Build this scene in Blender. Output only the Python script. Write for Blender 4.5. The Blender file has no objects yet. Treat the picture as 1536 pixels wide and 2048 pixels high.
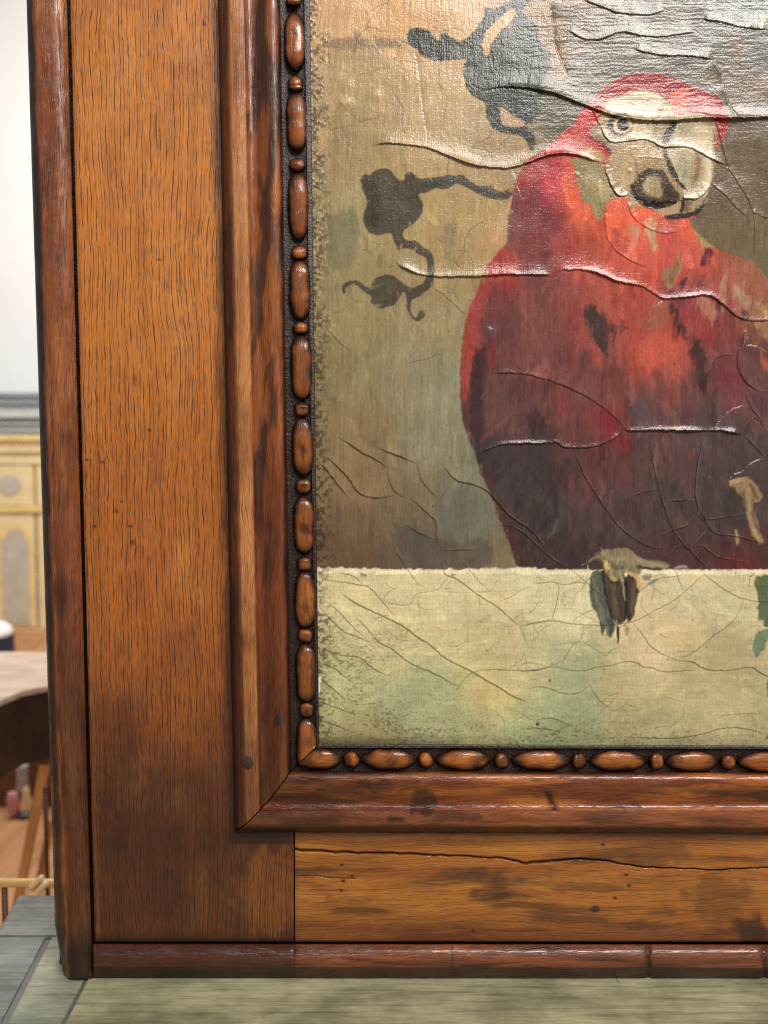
import bpy, math
import numpy as np
from mathutils import Vector

# ------------------------------------------------------------------ camera
S = 0.0004                 # metres per photograph pixel on the plane of the frame's front boards
F = 1538.0                 # focal length in photograph pixels
D = F * S
PITCH = math.radians(2.9)
CAM = np.array([0.0, -D, D * math.tan(PITCH)])
scene = bpy.context.scene
cam_data = bpy.data.cameras.new('camera')
cam_data.sensor_fit = 'VERTICAL'
cam_data.sensor_height = 36.0
cam_data.lens = 36.0 * F / 2048.0
cam_data.clip_start = 0.02
cam_data.clip_end = 60.0
cam_data.dof.use_dof = True
cam_data.dof.focus_distance = D
cam_data.dof.aperture_fstop = 5.0
cam = bpy.data.objects.new('camera', cam_data)
scene.collection.objects.link(cam)
cam.location = CAM
cam.rotation_euler = (math.pi / 2 - PITCH, 0, 0)
scene.camera = cam

# ------------------------------------------------------------------ light
world = bpy.data.worlds.new('World')
scene.world = world
world.use_nodes = True
world.node_tree.nodes['Background'].inputs[0].default_value = (1.0, 0.975, 0.94, 1)
world.node_tree.nodes['Background'].inputs[1].default_value = 0.25


def area_lamp(name, loc, target, sx, sy, power, color):
    ld = bpy.data.lights.new(name, 'AREA')
    ld.shape = 'RECTANGLE'
    ld.size, ld.size_y = sx, sy
    ld.energy = power
    ld.color = color
    o = bpy.data.objects.new(name, ld)
    scene.collection.objects.link(o)
    o.location = loc
    o.rotation_euler = (Vector(target) - Vector(loc)).to_track_quat('-Z', 'Y').to_euler()
    return o


area_lamp('ceiling_lamp_front', (1.2, -2.15, 2.2), (0.1, 0, 0), 1.9, 0.85, 150, (1.0, 0.96, 0.90))
area_lamp('ceiling_lamp_room', (-1.2, 2.4, 3.3), (-1.5, 4.6, 0.4), 2.5, 2.5, 215, (1.0, 0.95, 0.86))
vs = scene.view_settings
vs.view_transform = 'Standard'
vs.look = 'None'
vs.exposure = 0.0
vs.gamma = 1.0
scene.cycles.use_denoising = False
scene.cycles.pixel_filter_type = 'BLACKMAN_HARRIS'
scene.cycles.filter_width = 1.15
scene.cycles.max_bounces = 5
scene.cycles.caustics_reflective = False
scene.cycles.caustics_refractive = False


# ------------------------------------------------------------------ helpers
def W(px, py, h=0.0):
    """photograph pixel -> point on the upright plane h metres in front of the frame's boards"""
    px = np.asarray(px, float); py = np.asarray(py, float); h = np.asarray(h, float)
    a = (px - 768.0) / F
    b = (1024.0 - py) / F
    dy = b * math.sin(PITCH) + math.cos(PITCH)
    dz = b * math.cos(PITCH) - math.sin(PITCH)
    t = (-h - CAM[1]) / dy
    return np.stack([a * t, -h + 0 * a * t, CAM[2] + dz * t], -1)


def Wz(px, py, z):
    """photograph pixel -> point on the level plane at height z"""
    a = (px - 768.0) / F
    b = (1024.0 - py) / F
    dy = b * math.sin(PITCH) + math.cos(PITCH)
    dz = b * math.cos(PITCH) - math.sin(PITCH)
    t = (z - CAM[2]) / dz
    return Vector((a * t, CAM[1] + dy * t, z))


def Wy(px, py, y):
    return Vector(W(px, py, -y))


def lin(c):
    c = np.asarray(c, float) / 255.0
    return np.where(c <= 0.04045, c / 12.92, ((c + 0.055) / 1.055) ** 2.4)


def lin4(c):
    l = lin(c)
    return (float(l[0]), float(l[1]), float(l[2]), 1.0)


def vnoise(x, y, sx, sy, seed):
    """smooth value noise in [0,1]"""
    rng = np.random.RandomState(seed)
    tab = rng.rand(256, 256)
    u = np.asarray(x) / sx + 1000.0
    v = np.asarray(y) / sy + 1000.0
    iu = np.floor(u).astype(int); iv = np.floor(v).astype(int)
    fu = u - iu; fv = v - iv
    fu = fu * fu * (3 - 2 * fu); fv = fv * fv * (3 - 2 * fv)
    i0 = iu & 255; i1 = (iu + 1) & 255; j0 = iv & 255; j1 = (iv + 1) & 255
    return (tab[i0, j0] * (1 - fu) + tab[i1, j0] * fu) * (1 - fv) + (tab[i0, j1] * (1 - fu) + tab[i1, j1] * fu) * fv


def fbm(x, y, sx, sy, seed, n=3):
    r = 0; a = 1.0; tot = 0
    for i in range(n):
        r = r + a * vnoise(x, y, sx / 2 ** i, sy / 2 ** i, seed + i * 17)
        tot += a; a *= 0.5
    return r / tot


def smooth(a, b, x):
    t = np.clip((x - a) / (b - a), 0, 1)
    return t * t * (3 - 2 * t)


def mesh_np(name, verts, quads, cols=None, attr='tone', smooth_shade=True, angle=None):
    verts = np.asarray(verts, np.float32).reshape(-1, 3)
    quads = np.asarray(quads, np.int32).reshape(-1, 4)
    me = bpy.data.meshes.new(name)
    me.vertices.add(len(verts)); me.vertices.foreach_set('co', verts.ravel())
    me.loops.add(quads.size); me.loops.foreach_set('vertex_index', quads.ravel())
    me.polygons.add(len(quads))
    me.polygons.foreach_set('loop_start', np.arange(0, quads.size, 4, dtype=np.int32))
    me.polygons.foreach_set('loop_total', np.full(len(quads), 4, np.int32))
    me.polygons.foreach_set('use_smooth', np.full(len(quads), smooth_shade))
    me.update(calc_edges=True)
    if cols is not None:
        a = me.color_attributes.new(attr, 'FLOAT_COLOR', 'POINT')
        c4 = np.ones((len(verts), 4), np.float32)
        c4[:, :3] = np.asarray(cols).reshape(-1, 3)
        a.data.foreach_set('color', c4.ravel())
    if angle is not None:
        me.set_sharp_from_angle(angle=math.radians(angle))
    return me


def grid_quads(nr, nc, off=0):
    i = np.arange(nr - 1)[:, None] * nc + np.arange(nc - 1)[None, :]
    return (np.stack([i, i + 1, i + nc + 1, i + nc], -1).reshape(-1, 4)) + off


def empty(name, loc, label=None, cat=None, group=None):
    o = bpy.data.objects.new(name, None)
    scene.collection.objects.link(o)
    o.location = loc
    o.empty_display_size = 0.02
    if label:
        o['label'] = label
    if cat:
        o['category'] = cat
    if group:
        o['group'] = group
    return o


def origin(o):
    v = Vector((0, 0, 0))
    while o is not None:
        v += o.location
        o = o.parent
    return v


def put(name, me, mat, parent=None, label=None):
    """link a mesh whose vertices are in world coordinates"""
    o = bpy.data.objects.new(name, me)
    scene.collection.objects.link(o)
    if mat is not None:
        me.materials.append(mat)
    if parent is not None:
        o.parent = parent
        o.location = -origin(parent)
    if label:
        o['label'] = label
    return o


# ------------------------------------------------------------------ materials
class NT:
    def __init__(self, name):
        self.mat = bpy.data.materials.new(name)
        self.mat.use_nodes = True
        self.t = self.mat.node_tree
        self.b = self.t.nodes['Principled BSDF']

    def n(self, kind, **kw):
        x = self.t.nodes.new(kind)
        for k, v in kw.items():
            setattr(x, k, v)
        return x

    def l(self, a, b):
        self.t.links.new(a, b)

    def val(self, sock, v):
        if hasattr(v, 'is_output'):
            self.l(v, sock)
        else:
            sock.default_value = v

    def math(self, op, a, b=None, c=None, clamp=False):
        x = self.n('ShaderNodeMath', operation=op)
        x.use_clamp = clamp
        self.val(x.inputs[0], a)
        if b is not None:
            self.val(x.inputs[1], b)
        if c is not None:
            self.val(x.inputs[2], c)
        return x.outputs[0]

    def mix(self, f, a, b, mode='MIX'):
        x = self.n('ShaderNodeMix', data_type='RGBA', blend_type=mode)
        x.clamp_factor = True
        self.val(x.inputs[0], f); self.val(x.inputs[6], a); self.val(x.inputs[7], b)
        return x.outputs[2]

    def noise(self, vec, scale=1.0, detail=2.0, rough=0.5, dist=0.0):
        x = self.n('ShaderNodeTexNoise')
        x.inputs['Scale'].default_value = scale
        x.inputs['Detail'].default_value = detail
        x.inputs['Roughness'].default_value = rough
        x.inputs['Distortion'].default_value = dist
        self.l(vec, x.inputs['Vector'])
        return x.outputs['Fac']

    def ramp(self, v, a, b):
        x = self.n('ShaderNodeMapRange', interpolation_type='SMOOTHSTEP')
        self.val(x.inputs[0], v)
        x.inputs[1].default_value = a; x.inputs[2].default_value = b
        return x.outputs[0]

    def vec(self, x, y, z):
        c = self.n('ShaderNodeCombineXYZ')
        self.val(c.inputs[0], x); self.val(c.inputs[1], y); self.val(c.inputs[2], z)
        return c.outputs[0]

    def pos(self):
        tc = self.n('ShaderNodeTexCoord')
        s = self.n('ShaderNodeSeparateXYZ')
        self.l(tc.outputs['Object'], s.inputs[0])
        k = 1.0 / S
        return [self.math('MULTIPLY', s.outputs[i], k) for i in range(3)]

    def bump(self, h, strength, dist):
        x = self.n('ShaderNodeBump')
        x.inputs['Strength'].default_value = strength
        x.inputs['Distance'].default_value = dist
        self.l(h, x.inputs['Height'])
        self.l(x.outputs[0], self.b.inputs['Normal'])


def wood(name, axis='Z', pore=1.0, spacing=1.0, rough=0.34, warp=14.0, pore_col=(26, 12, 6), streak=0.45,
         bump=0.5, offs=0.0, attr=True, base=(150, 90, 45), pore_len=55.0, spec=0.5, warp_scale=160.0, lines=0.0):
    m = NT(name)
    X, Y, Z = m.pos()
    if axis == 'Z':
        ac, al, dp = X, Z, Y
    elif axis == 'X':
        ac, al, dp = Z, X, Y
    else:
        ac, al, dp = X, Y, Z
    al = m.math('ADD', al, offs)
    wv = m.vec(m.math('MULTIPLY', ac, 1.0 / warp_scale), m.math('MULTIPLY', al, 0.55 / warp_scale), offs * 0.013)
    w = m.math('MULTIPLY', m.math('SUBTRACT', m.noise(wv, 1.0, 2.0), 0.5), warp * 4)
    ac = m.math('ADD', ac, w)
    # small waviness of the pore lines
    w2 = m.noise(m.vec(m.math('MULTIPLY', ac, 0.03), m.math('MULTIPLY', al, 0.045), offs), 1.0, 1.0)
    ac = m.math('ADD', ac, m.math('MULTIPLY', w2, 4.5))
    acs = m.math('MULTIPLY', ac, 1.0 / spacing)
    pv = m.vec(m.math('MULTIPLY', acs, 1 / 1.55), m.math('MULTIPLY', al, 1 / (pore_len * 0.9)), m.math('MULTIPLY', dp, 1 / 40.0))
    p1 = m.noise(pv, 1.0, 2.5, 0.55)
    dens = m.noise(m.vec(m.math('MULTIPLY', acs, 1 / 45.0), m.math('MULTIPLY', al, 1 / 260.0), offs), 1.0, 2.0)
    p1 = m.math('ADD', p1, m.math('MULTIPLY', m.math('SUBTRACT', dens, 0.5), 0.22))
    ring = m.noise(m.vec(m.math('MULTIPLY', acs, 1 / 8.0), m.math('MULTIPLY', al, 1 / 330.0), offs + 5), 1.0, 1.0)
    p1 = m.math('ADD', p1, m.math('MULTIPLY', m.math('SUBTRACT', ring, 0.5), 0.2))
    pores = m.ramp(p1, 0.50, 0.68)
    if lines:
        # tight ring-porous lines, broken into uneven runs
        wav = m.math('SINE', m.math('MULTIPLY', acs, 6.2832 / lines))
        wav2 = m.math('SINE', m.math('MULTIPLY', acs, 6.2832 / (lines * 1.618)))
        lsum = m.math('ADD', m.math('MULTIPLY', wav, 0.62), m.math('MULTIPLY', wav2, 0.38))
        brk = m.noise(m.vec(m.math('MULTIPLY', acs, 1 / (lines * .8)), m.math('MULTIPLY', al, 1 / 38.0), offs + 9), 1.0, 2.5, 0.6)
        lpat = m.math('MULTIPLY', m.ramp(lsum, 0.05, 0.85), m.ramp(brk, 0.34, 0.58))
        pores = m.math('MINIMUM', 1.0, m.math('ADD', m.math('MULTIPLY', lpat, 1.0), m.math('MULTIPLY', pores, 0.5)))
    pv2 = m.vec(m.math('MULTIPLY', acs, 1 / 1.6), m.math('MULTIPLY', al, 1 / (pore_len * .5)), m.math('MULTIPLY', dp, 1 / 40.0))
    fine = m.noise(pv2, 1.0, 2.0, 0.6)
    sv = m.vec(m.math('MULTIPLY', acs, 1 / 22.0), m.math('MULTIPLY', al, 1 / 420.0), m.math('MULTIPLY', dp, 1 / 90.0))
    st = m.noise(sv, 1.0, 3.0, 0.6)
    if attr:
        a = m.n('ShaderNodeAttribute', attribute_name='tone')
        col = a.outputs['Color']
    else:
        col = lin4(base)
    hs = m.n('ShaderNodeHueSaturation')
    m.val(hs.inputs['Color'], col)
    hs.inputs['Hue'].default_value = 0.485
    hs.inputs['Saturation'].default_value = 1.05
    hs.inputs['Value'].default_value = 0.42
    col2 = m.mix(m.math('MULTIPLY', m.ramp(st, 0.42, 0.72), streak), col, hs.outputs[0])
    lt = m.n('ShaderNodeHueSaturation')
    m.l(col2, lt.inputs['Color'])
    m.val(lt.inputs['Value'], m.math('ADD', 0.50, m.math('MULTIPLY', fine, 1.05)))
    blot = m.noise(m.vec(m.math('MULTIPLY', X, 1 / 60.0), m.math('MULTIPLY', Z, 1 / 60.0), offs), 1.0, 4.0, 0.65)
    col3 = m.mix(m.math('MULTIPLY', m.ramp(blot, 0.52, 0.75), 0.38), lt.outputs[0], m.mix(1.0, lt.outputs[0], (0.45, 0.33, 0.30, 1), 'MULTIPLY'))
    col4 = m.mix(m.math('MULTIPLY', pores, 0.84 * pore), col3, lin4(pore_col))
    m.l(col4, m.b.inputs['Base Color'])
    r = m.math('ADD', rough - 0.12, m.math('MULTIPLY', m.ramp(blot, .3, .7), 0.24))
    r = m.math('ADD', r, m.math('MULTIPLY', pores, 0.3))
    m.l(r, m.b.inputs['Roughness'])
    m.b.inputs['Specular IOR Level'].default_value = spec
    hgt = m.math('SUBTRACT', m.math('MULTIPLY', fine, 0.35), m.math('MULTIPLY', pores, 0.8))
    big = m.noise(m.vec(m.math('MULTIPLY', X, 1 / 26.0), m.math('MULTIPLY', Z, 1 / 26.0), m.math('MULTIPLY', Y, 1 / 26.0)), 1.0, 2.0)
    hgt = m.math('ADD', hgt, m.math('MULTIPLY', big, 0.6))
    m.bump(hgt, bump, 0.0006)
    return m.mat


def plain(name, col, rough=0.5, noise_amt=0.25, scale=30.0, bump=0.0, stretch=(1, 1, 1), spec=0.5):
    m = NT(name)
    tc = m.n('ShaderNodeTexCoord')
    mp = m.n('ShaderNodeMapping')
    mp.inputs['Scale'].default_value = stretch
    m.l(tc.outputs['Object'], mp.inputs[0])
    nz = m.noise(mp.outputs[0], scale, 4.0, 0.6)
    c = np.array(lin4(col))
    dark = tuple(c[:3] * (1 - noise_amt)) + (1.0,)
    light = tuple(np.clip(c[:3] * (1 + noise_amt * .7), 0, 0.95)) + (1.0,)
    m.l(m.mix(m.ramp(nz, 0.3, 0.7), dark, light), m.b.inputs['Base Color'])
    m.b.inputs['Roughness'].default_value = rough
    m.b.inputs['Specular IOR Level'].default_value = spec
    if bump:
        m.bump(nz, bump, 0.002)
    return m.mat


M_STILE = wood('oak_stile', 'Z', pore=1.0, spacing=1.15, warp=10, offs=13.0, lines=4.7, streak=0.30, rough=0.38, bump=0.3)
M_RAIL = wood('oak_rail', 'X', pore=0.5, spacing=1.0, warp=12, offs=211.0, streak=0.5, lines=5.0, rough=0.38, pore_len=70, bump=0.3)
M_EDGE_V = wood('oak_edge_vertical', 'Z', pore=0.8, spacing=1.0, warp=8, offs=57.0, streak=0.6, rough=0.34)
M_EDGE_H = wood('oak_edge_level', 'X', pore=0.6, spacing=1.0, warp=8, offs=91.0, streak=0.6, rough=0.27, bump=0.35)
M_MOULD_V = wood('oak_moulding_vertical', 'Z', pore=0.7, spacing=1.0, warp=16, offs=31.0, streak=0.6, rough=0.33, bump=0.35)
M_MOULD_H = wood('oak_moulding_level', 'X', pore=0.45, spacing=0.9, warp=18, offs=77.0, streak=0.55, rough=0.26, bump=0.4)
M_BEAD_V = wood('oak_bead_vertical', 'Z', pore=0.8, spacing=0.75, warp=6, offs=5.0, streak=0.5, rough=0.24, pore_len=30, bump=0.35)
M_BEAD_H = wood('oak_bead_level', 'X', pore=0.7, spacing=0.75, warp=6, offs=8.0, streak=0.5, rough=0.21, pore_len=30, bump=0.3)


def channel_material():
    m = NT('blackened_channel_oak')
    X, Y, Z = m.pos()
    v = m.vec(m.math('MULTIPLY', X, 1 / 5.0), m.math('MULTIPLY', Z, 1 / 5.0), m.math('MULTIPLY', Y, 1 / 5.0))
    nz = m.noise(v, 1.0, 3.0, 0.7)
    v2 = m.vec(m.math('MULTIPLY', X, 1 / 40.0), m.math('MULTIPLY', Z, 1 / 40.0), 3.0)
    n2 = m.noise(v2, 1.0, 3.0, 0.6)
    c = m.mix(m.ramp(nz, 0.4, 0.75), lin4((30, 19, 14)), lin4((66, 44, 31)))
    c = m.mix(m.math('MULTIPLY', m.ramp(n2, 0.5, 0.8), 0.6), c, lin4((58, 36, 24)))
    m.l(c, m.b.inputs['Base Color'])
    m.b.inputs['Roughness'].default_value = 0.36
    m.bump(nz, 0.8, 0.0008)
    return m.mat


M_CHANNEL = channel_material()

# ------------------------------------------------------------------ the frame
TABLE_Z = float(W(700, 1958, 0.004)[2])
FLOOR_Z = TABLE_Z - 0.75
frame = empty('picture_frame', (float(W(900, 1957, 0)[0]), 0.0, TABLE_Z),
              'dark glossy oak picture frame with beaded inner moulding standing on the table', 'picture frame')


def hnoise(px, py, amp, seed, sc=60.0):
    return (fbm(px, py, sc, sc, seed) - 0.5) * 2 * amp


def board(name, corners, nu, nv, mat, tone, parent, dent=None, h0=0.0, depth=0.022, back=True):
    """a plank: front a fine grid between four pixel corners (tl,tr,br,bl), with real sides running back"""
    tl, tr, br, bl = [np.array(c, float) for c in corners]
    u = np.linspace(0, 1, nu)[None, :, None]
    v = np.linspace(0, 1, nv)[:, None, None]
    P = (tl * (1 - u) + tr * u) * (1 - v) + (bl * (1 - u) + br * u) * v
    px, py = P[..., 0], P[..., 1]
    h = np.full(px.shape, h0) + hnoise(px, py, 0.0003, 7, 160.0)
    # eased arrises
    uu = np.minimum(u[..., 0], 1 - u[..., 0]) * np.abs(tr - tl)[0] + 0 * v[..., 0]
    vv = np.minimum(v[..., 0], 1 - v[..., 0]) * np.abs(bl - tl)[1] + 0 * u[..., 0]
    e = np.minimum(uu, vv)
    h = h - 0.0008 * np.clip(1 - e / 4.0, 0, 1) ** 2
    cols = tone(px, py)
    if dent is not None:
        dh, dc = dent(px, py)
        h = h + dh
        cols = cols * dc[..., None]
    V = W(px, py, h).reshape(-1, 3)
    q = grid_quads(nv, nu)[:, ::-1]
    # sides
    ring = np.concatenate([np.arange(nu), (np.arange(1, nv) * nu + nu - 1),
                           ((nv - 1) * nu + np.arange(nu - 2, -1, -1)), (np.arange(nv - 2, 0, -1) * nu)])
    base = V[ring].copy(); base[:, 1] = depth
    off = len(V)
    n = len(ring)
    k = np.arange(n); k2 = (k + 1) % n
    side = np.stack([ring[k], ring[k2], off + k2, off + k], -1)[:, ::-1]
    V = np.vstack([V, base])
    C = np.vstack([cols.reshape(-1, 3), cols.reshape(-1, 3)[ring] * 0.8])
    me = mesh_np(name, V, np.vstack([q[:, ::-1], side[:, ::-1]]), C, angle=50)
    return put(name, me, mat, parent)


def loft(name, lines, n, mat, tone, parent, dent=None, angle=38, wob=0.00025, seed=3):
    """sweep a moulding profile; each profile line runs p0 -> p1 (photo pixels) at height h"""
    t = np.linspace(0, 1, n)[:, None]
    p0 = np.array([l[0] for l in lines], float); p1 = np.array([l[1] for l in lines], float)
    h = np.array([l[2] for l in lines], float)
    px = p0[None, :, 0] * (1 - t) + p1[None, :, 0] * t
    py = p0[None, :, 1] * (1 - t) + p1[None, :, 1] * t
    H = h[None, :] + hnoise(px, py, wob, seed, 45.0) + 0 * t
    k = np.linspace(0, 1, len(lines))[None, :] + 0 * t
    cols = tone(px, py, k)
    if dent is not None:
        dh, dc = dent(px, py)
        H = H + dh
        cols = cols * dc[..., None]
    V = W(px, py, H)
    me = mesh_np(name, V, grid_quads(n, len(lines)), cols, angle=angle)
    return put(name, me, mat, parent)


def curve(pts, m=5):
    """resample a profile [(coord, h)] smoothly with Catmull-Rom; sharp points given twice"""
    out = []
    segs = []; cur = [pts[0]]
    for p in pts[1:]:
        if p == cur[-1]:
            segs.append(cur); cur = [p]
        else:
            cur.append(p)
    segs.append(cur)
    for sgm in segs:
        a = np.array(sgm, float)
        if len(a) == 1:
            continue
        if len(a) == 2:
            out += [tuple(a[0]), tuple(a[1])]
            continue
        for i in range(len(a) - 1):
            p0 = a[max(i - 1, 0)]; p1 = a[i]; p2 = a[i + 1]; p3 = a[min(i + 2, len(a) - 1)]
            for j in range(m):
                s = j / m
                out.append(tuple(0.5 * (2 * p1 + (p2 - p0) * s + (2 * p0 - 5 * p1 + 4 * p2 - p3) * s * s + (3 * p1 - p0 - 3 * p2 + p3) * s ** 3)))
        out.append(tuple(a[-1]))
    res = [out[0]]
    for o in out[1:]:
        if abs(o[0] - res[-1][0]) + abs(o[1] - res[-1][1]) * 1e4 > 1e-6:
            res.append(o)
    return res


def blob(px, py, cx, cy, rx, ry, seed=1, jag=0.5):
    d = np.hypot((px - cx) / rx, (py - cy) / ry) + (fbm(px, py, 22, 22, seed) - 0.5) * jag * 2
    return 1 - smooth(0.55, 1.15, d)


def mixc(a, b, f):
    return a * (1 - f[..., None]) + b * f[..., None]


TOP = -780.0          # the frame's upper end, beyond the picture
XR = 2360.0           # inner right edge of the opening, beyond the picture

# vertical lines of the left member: x at y=0 and x at y=1650
def xl(x0, x1):
    return lambda y: x0 + (x1 - x0) * y / 1650.0


L_outer = xl(53, 104); L_side = xl(62, 116); L_strip_r = xl(134, 177); L_board_l = xl(141, 184)
L_dark = xl(433, 466)


# --- left stile board
def tone_stile(px, py):
    t = np.clip(py / 1900.0, -0.4, 1)
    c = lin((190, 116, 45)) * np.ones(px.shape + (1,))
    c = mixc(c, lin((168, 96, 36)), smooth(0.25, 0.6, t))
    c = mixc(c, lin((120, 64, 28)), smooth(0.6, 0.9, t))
    n1 = fbm(px, py, 130, 260, 21, 4)
    c = mixc(c, lin((112, 64, 34)), smooth(0.55, 0.8, n1) * 0.45)
    n2 = fbm(px, py, 90, 200, 25, 4)
    c = mixc(c, lin((196, 130, 64)), smooth(0.58, 0.85, n2) * 0.5)
    # red-brown varnish pooled toward the foot and old stains
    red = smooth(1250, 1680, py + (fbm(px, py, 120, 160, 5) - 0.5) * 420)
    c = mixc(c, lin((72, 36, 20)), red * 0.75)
    for cx, cy, rx, ry, a in ((300, 1640, 110, 90, .5), (240, 1580, 60, 110, .3), (330, 1810, 50, 60, .55), (350, 1700, 90, 50, .3),
                              (430, 1680, 70, 30, .5), (255, 1470, 60, 60, .3), (520, 1690, 70, 25, .45), (220, 1690, 60, 80, .35)):
        c = mixc(c, lin((52, 26, 15)), blob(px, py, cx, cy, rx, ry, int(cx), .9) * a * .62)
    c = mixc(c, lin((188, 118, 44)), blob(px, py, 540, 1790, 70, 100, 9, .5) * 0.22)
    # worn lighter band close to the left arris
    c = mixc(c, lin((150, 92, 52)), (1 - smooth(0, 22, px - L_board_l(py))) * 0.35)
    # darker towards the inner moulding and along the foot
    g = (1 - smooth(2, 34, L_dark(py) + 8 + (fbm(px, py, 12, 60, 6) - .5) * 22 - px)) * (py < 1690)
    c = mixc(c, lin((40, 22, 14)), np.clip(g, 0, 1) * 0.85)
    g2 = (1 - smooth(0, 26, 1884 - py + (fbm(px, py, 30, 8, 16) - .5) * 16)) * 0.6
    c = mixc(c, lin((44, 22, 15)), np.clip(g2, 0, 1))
    # spots and nicks
    for cx, cy in ((408, 48), (262, 1052), (243, 1005), (265, 1085), (190, 1052), (175, 920), (205, 925), (232, 1022), (318, 520), (300, 860), (438, 1765)):
        c = mixc(c, lin((36, 20, 12)), blob(px, py, cx, cy, 5, 4, cx, .3) * 0.8)
    return c


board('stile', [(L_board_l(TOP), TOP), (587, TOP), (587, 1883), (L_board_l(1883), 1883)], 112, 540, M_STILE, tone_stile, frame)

# --- bottom rail board with a long drying crack
CRACK = np.array([(588, 1699), (640, 1702), (720, 1706), (790, 1706), (860, 1709), (940, 1713), (1000, 1716), (1050, 1726), (1090, 1722),
                  (1150, 1717), (1200, 1719), (1250, 1729), (1300, 1735), (1370, 1737), (1430, 1740), (1480, 1738), (1536, 1735), (1800, 1741), (2300, 1750)], float)
CRACK2 = np.array([(588, 1752), (630, 1751), (660, 1756), (720, 1757)], float)


def crack_dent(px, py):
    yc = np.interp(px, CRACK[:, 0], CRACK[:, 1]) + (vnoise(px, px * 0, 14, 1, 4) - .5) * 2.5
    wd = np.interp(px, [588, 700, 980, 1080, 1200, 1350, 1500, 2300], [2.4, 2.2, 1.3, 2.4, 1.6, 1.1, 0.9, 0.9])
    a = np.exp(-((py - yc) / wd) ** 2)
    yc2 = np.interp(px, CRACK2[:, 0], CRACK2[:, 1])
    b = np.exp(-((py - yc2) / 1.3) ** 2) * (px < 715)
    return -0.0032 * a - 0.0010 * b, 1 - 0.88 * np.clip(a + 0.7 * b, 0, 1)


def tone_rail(px, py):
    c = lin((160, 98, 40)) * np.ones(px.shape + (1,))
    n1 = fbm(px, py, 260, 34, 41, 4)
    c = mixc(c, lin((176, 116, 50)), smooth(0.5, 0.75, n1) * 0.7)
    n2 = fbm(px + 60 * fbm(px, py, 90, 60, 3), py, 150, 20, 47, 4)
    c = mixc(c, lin((84, 48, 26)), smooth(0.55, 0.78, n2) * 0.75)
    c = mixc(c, lin((92, 42, 26)), smooth(1815, 1880, py + (n1 - .5) * 50) * 0.75)
    c = mixc(c, lin((96, 56, 32)), (1 - smooth(1672, 1700, py + (n1 - .5) * 16)) * 0.7)
    dark = ((980, 1790, 46, 16, .6), (1000, 1770, 20, 30, .4), (1500, 1860, 40, 34, .85), (1440, 1800, 70, 60, .45), (1300, 1705, 90, 26, .45),
            (920, 1745, 60, 14, .45), (1170, 1775, 90, 12, .45), (1190, 1818, 10, 7, .9), (700, 1800, 60, 10, .25), (1280, 1850, 90, 9, .4))
    for cx, cy, rx, ry, a in dark:
        c = mixc(c, lin((48, 27, 17)), blob(px, py, cx, cy, rx, ry, int(cx)) * a)
    for cx, cy in ((704, 1752), (687, 1762), (682, 1781), (1206, 1689), (1253, 1750), (1258, 1771), (1230, 1796), (683, 1730), (946, 1862)):
        c = mixc(c, lin((24, 14, 9)), blob(px, py, cx, cy, 4.5, 3.5, cx, .2) * 0.9)
    return c


board('rail', [(590, 1640), (XR + 200, 1640), (XR + 200, 1883), (590, 1883)], 520, 190, M_RAIL, tone_rail, frame, dent=crack_dent)


# --- outer edge moulding on the left, its groove and the strip along the foot
def tone_edge(px, py, k):
    c = lin((128, 70, 36)) * np.ones(px.shape + (1,))
    n1 = fbm(px, py, 24, 190, 51, 4)
    c = mixc(c, lin((172, 108, 56)), smooth(0.45, 0.7, n1) * 0.7)
    c = mixc(c, lin((72, 36, 22)), smooth(0.5, 0.75, fbm(px, py, 40, 120, 57, 4)) * 0.7)
    low = smooth(900, 1500, py + (n1 - .5) * 300)
    c = mixc(c, lin((66, 35, 21)), low * 0.75)
    c = mixc(c, lin((30, 18, 14)), smooth(1840, 1900, py + (n1 - .5) * 60) * 0.8)
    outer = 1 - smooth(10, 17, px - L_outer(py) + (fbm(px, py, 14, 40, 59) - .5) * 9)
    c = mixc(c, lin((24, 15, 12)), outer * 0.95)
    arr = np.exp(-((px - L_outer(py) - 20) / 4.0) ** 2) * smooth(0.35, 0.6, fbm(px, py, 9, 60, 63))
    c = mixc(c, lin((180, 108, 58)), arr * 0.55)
    return c


prof = curve([(0.0, -0.024), (0.0, -0.010), (0.02, -0.002), (0.09, 0.0025), (0.22, 0.0065), (0.22, 0.0065), (0.34, 0.0075), (0.6, 0.0078),
              (0.82, 0.0060), (0.97, 0.0022), (1.0, 0.0005), (1.0, 0.0005), (1.0, -0.016)], 4)
YB = 1957.0


def edge_x(f, y):
    a, b = L_outer(y) + 0.0, L_strip_r(y)
    if y > 1850:
        a = a + (y - 1850) * 0.13
    return a + (b - a) * f


lines = [((edge_x(f, TOP), TOP), (edge_x(f, 1850), 1850), h) for f, h in prof]
loft('edge_moulding', lines, 420, M_EDGE_V, tone_edge, frame, wob=0.0005, seed=12, angle=50)
lines = [((edge_x(f, 1850), 1850), (edge_x(f, YB) + (4 if f > .9 else 0), YB - (6 if f < .1 else 0)), h) for f, h in prof]
loft('edge_foot', lines, 30, M_EDGE_V, tone_edge, frame, wob=0.0005, seed=12, angle=50)
# dark back board seen through the grooves
V = [W(60, TOP, -0.0165), W(XR + 400, TOP, -0.0165), W(XR + 400, 1948, -0.0165), W(120, 1948, -0.0165)]
V += [v + np.array([0, 0.006, 0]) for v in V]
Q = [(0, 3, 2, 1), (4, 5, 6, 7), (0, 1, 5, 4), (1, 2, 6, 5), (2, 3, 7, 6), (3, 0, 4, 7)]
# the opening keeps its own canvas in front of this board
put('back_board', mesh_np('back_board', V, Q, np.tile(lin((40, 26, 18)), (8, 1)), smooth_shade=False), M_CHANNEL, frame)


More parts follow.
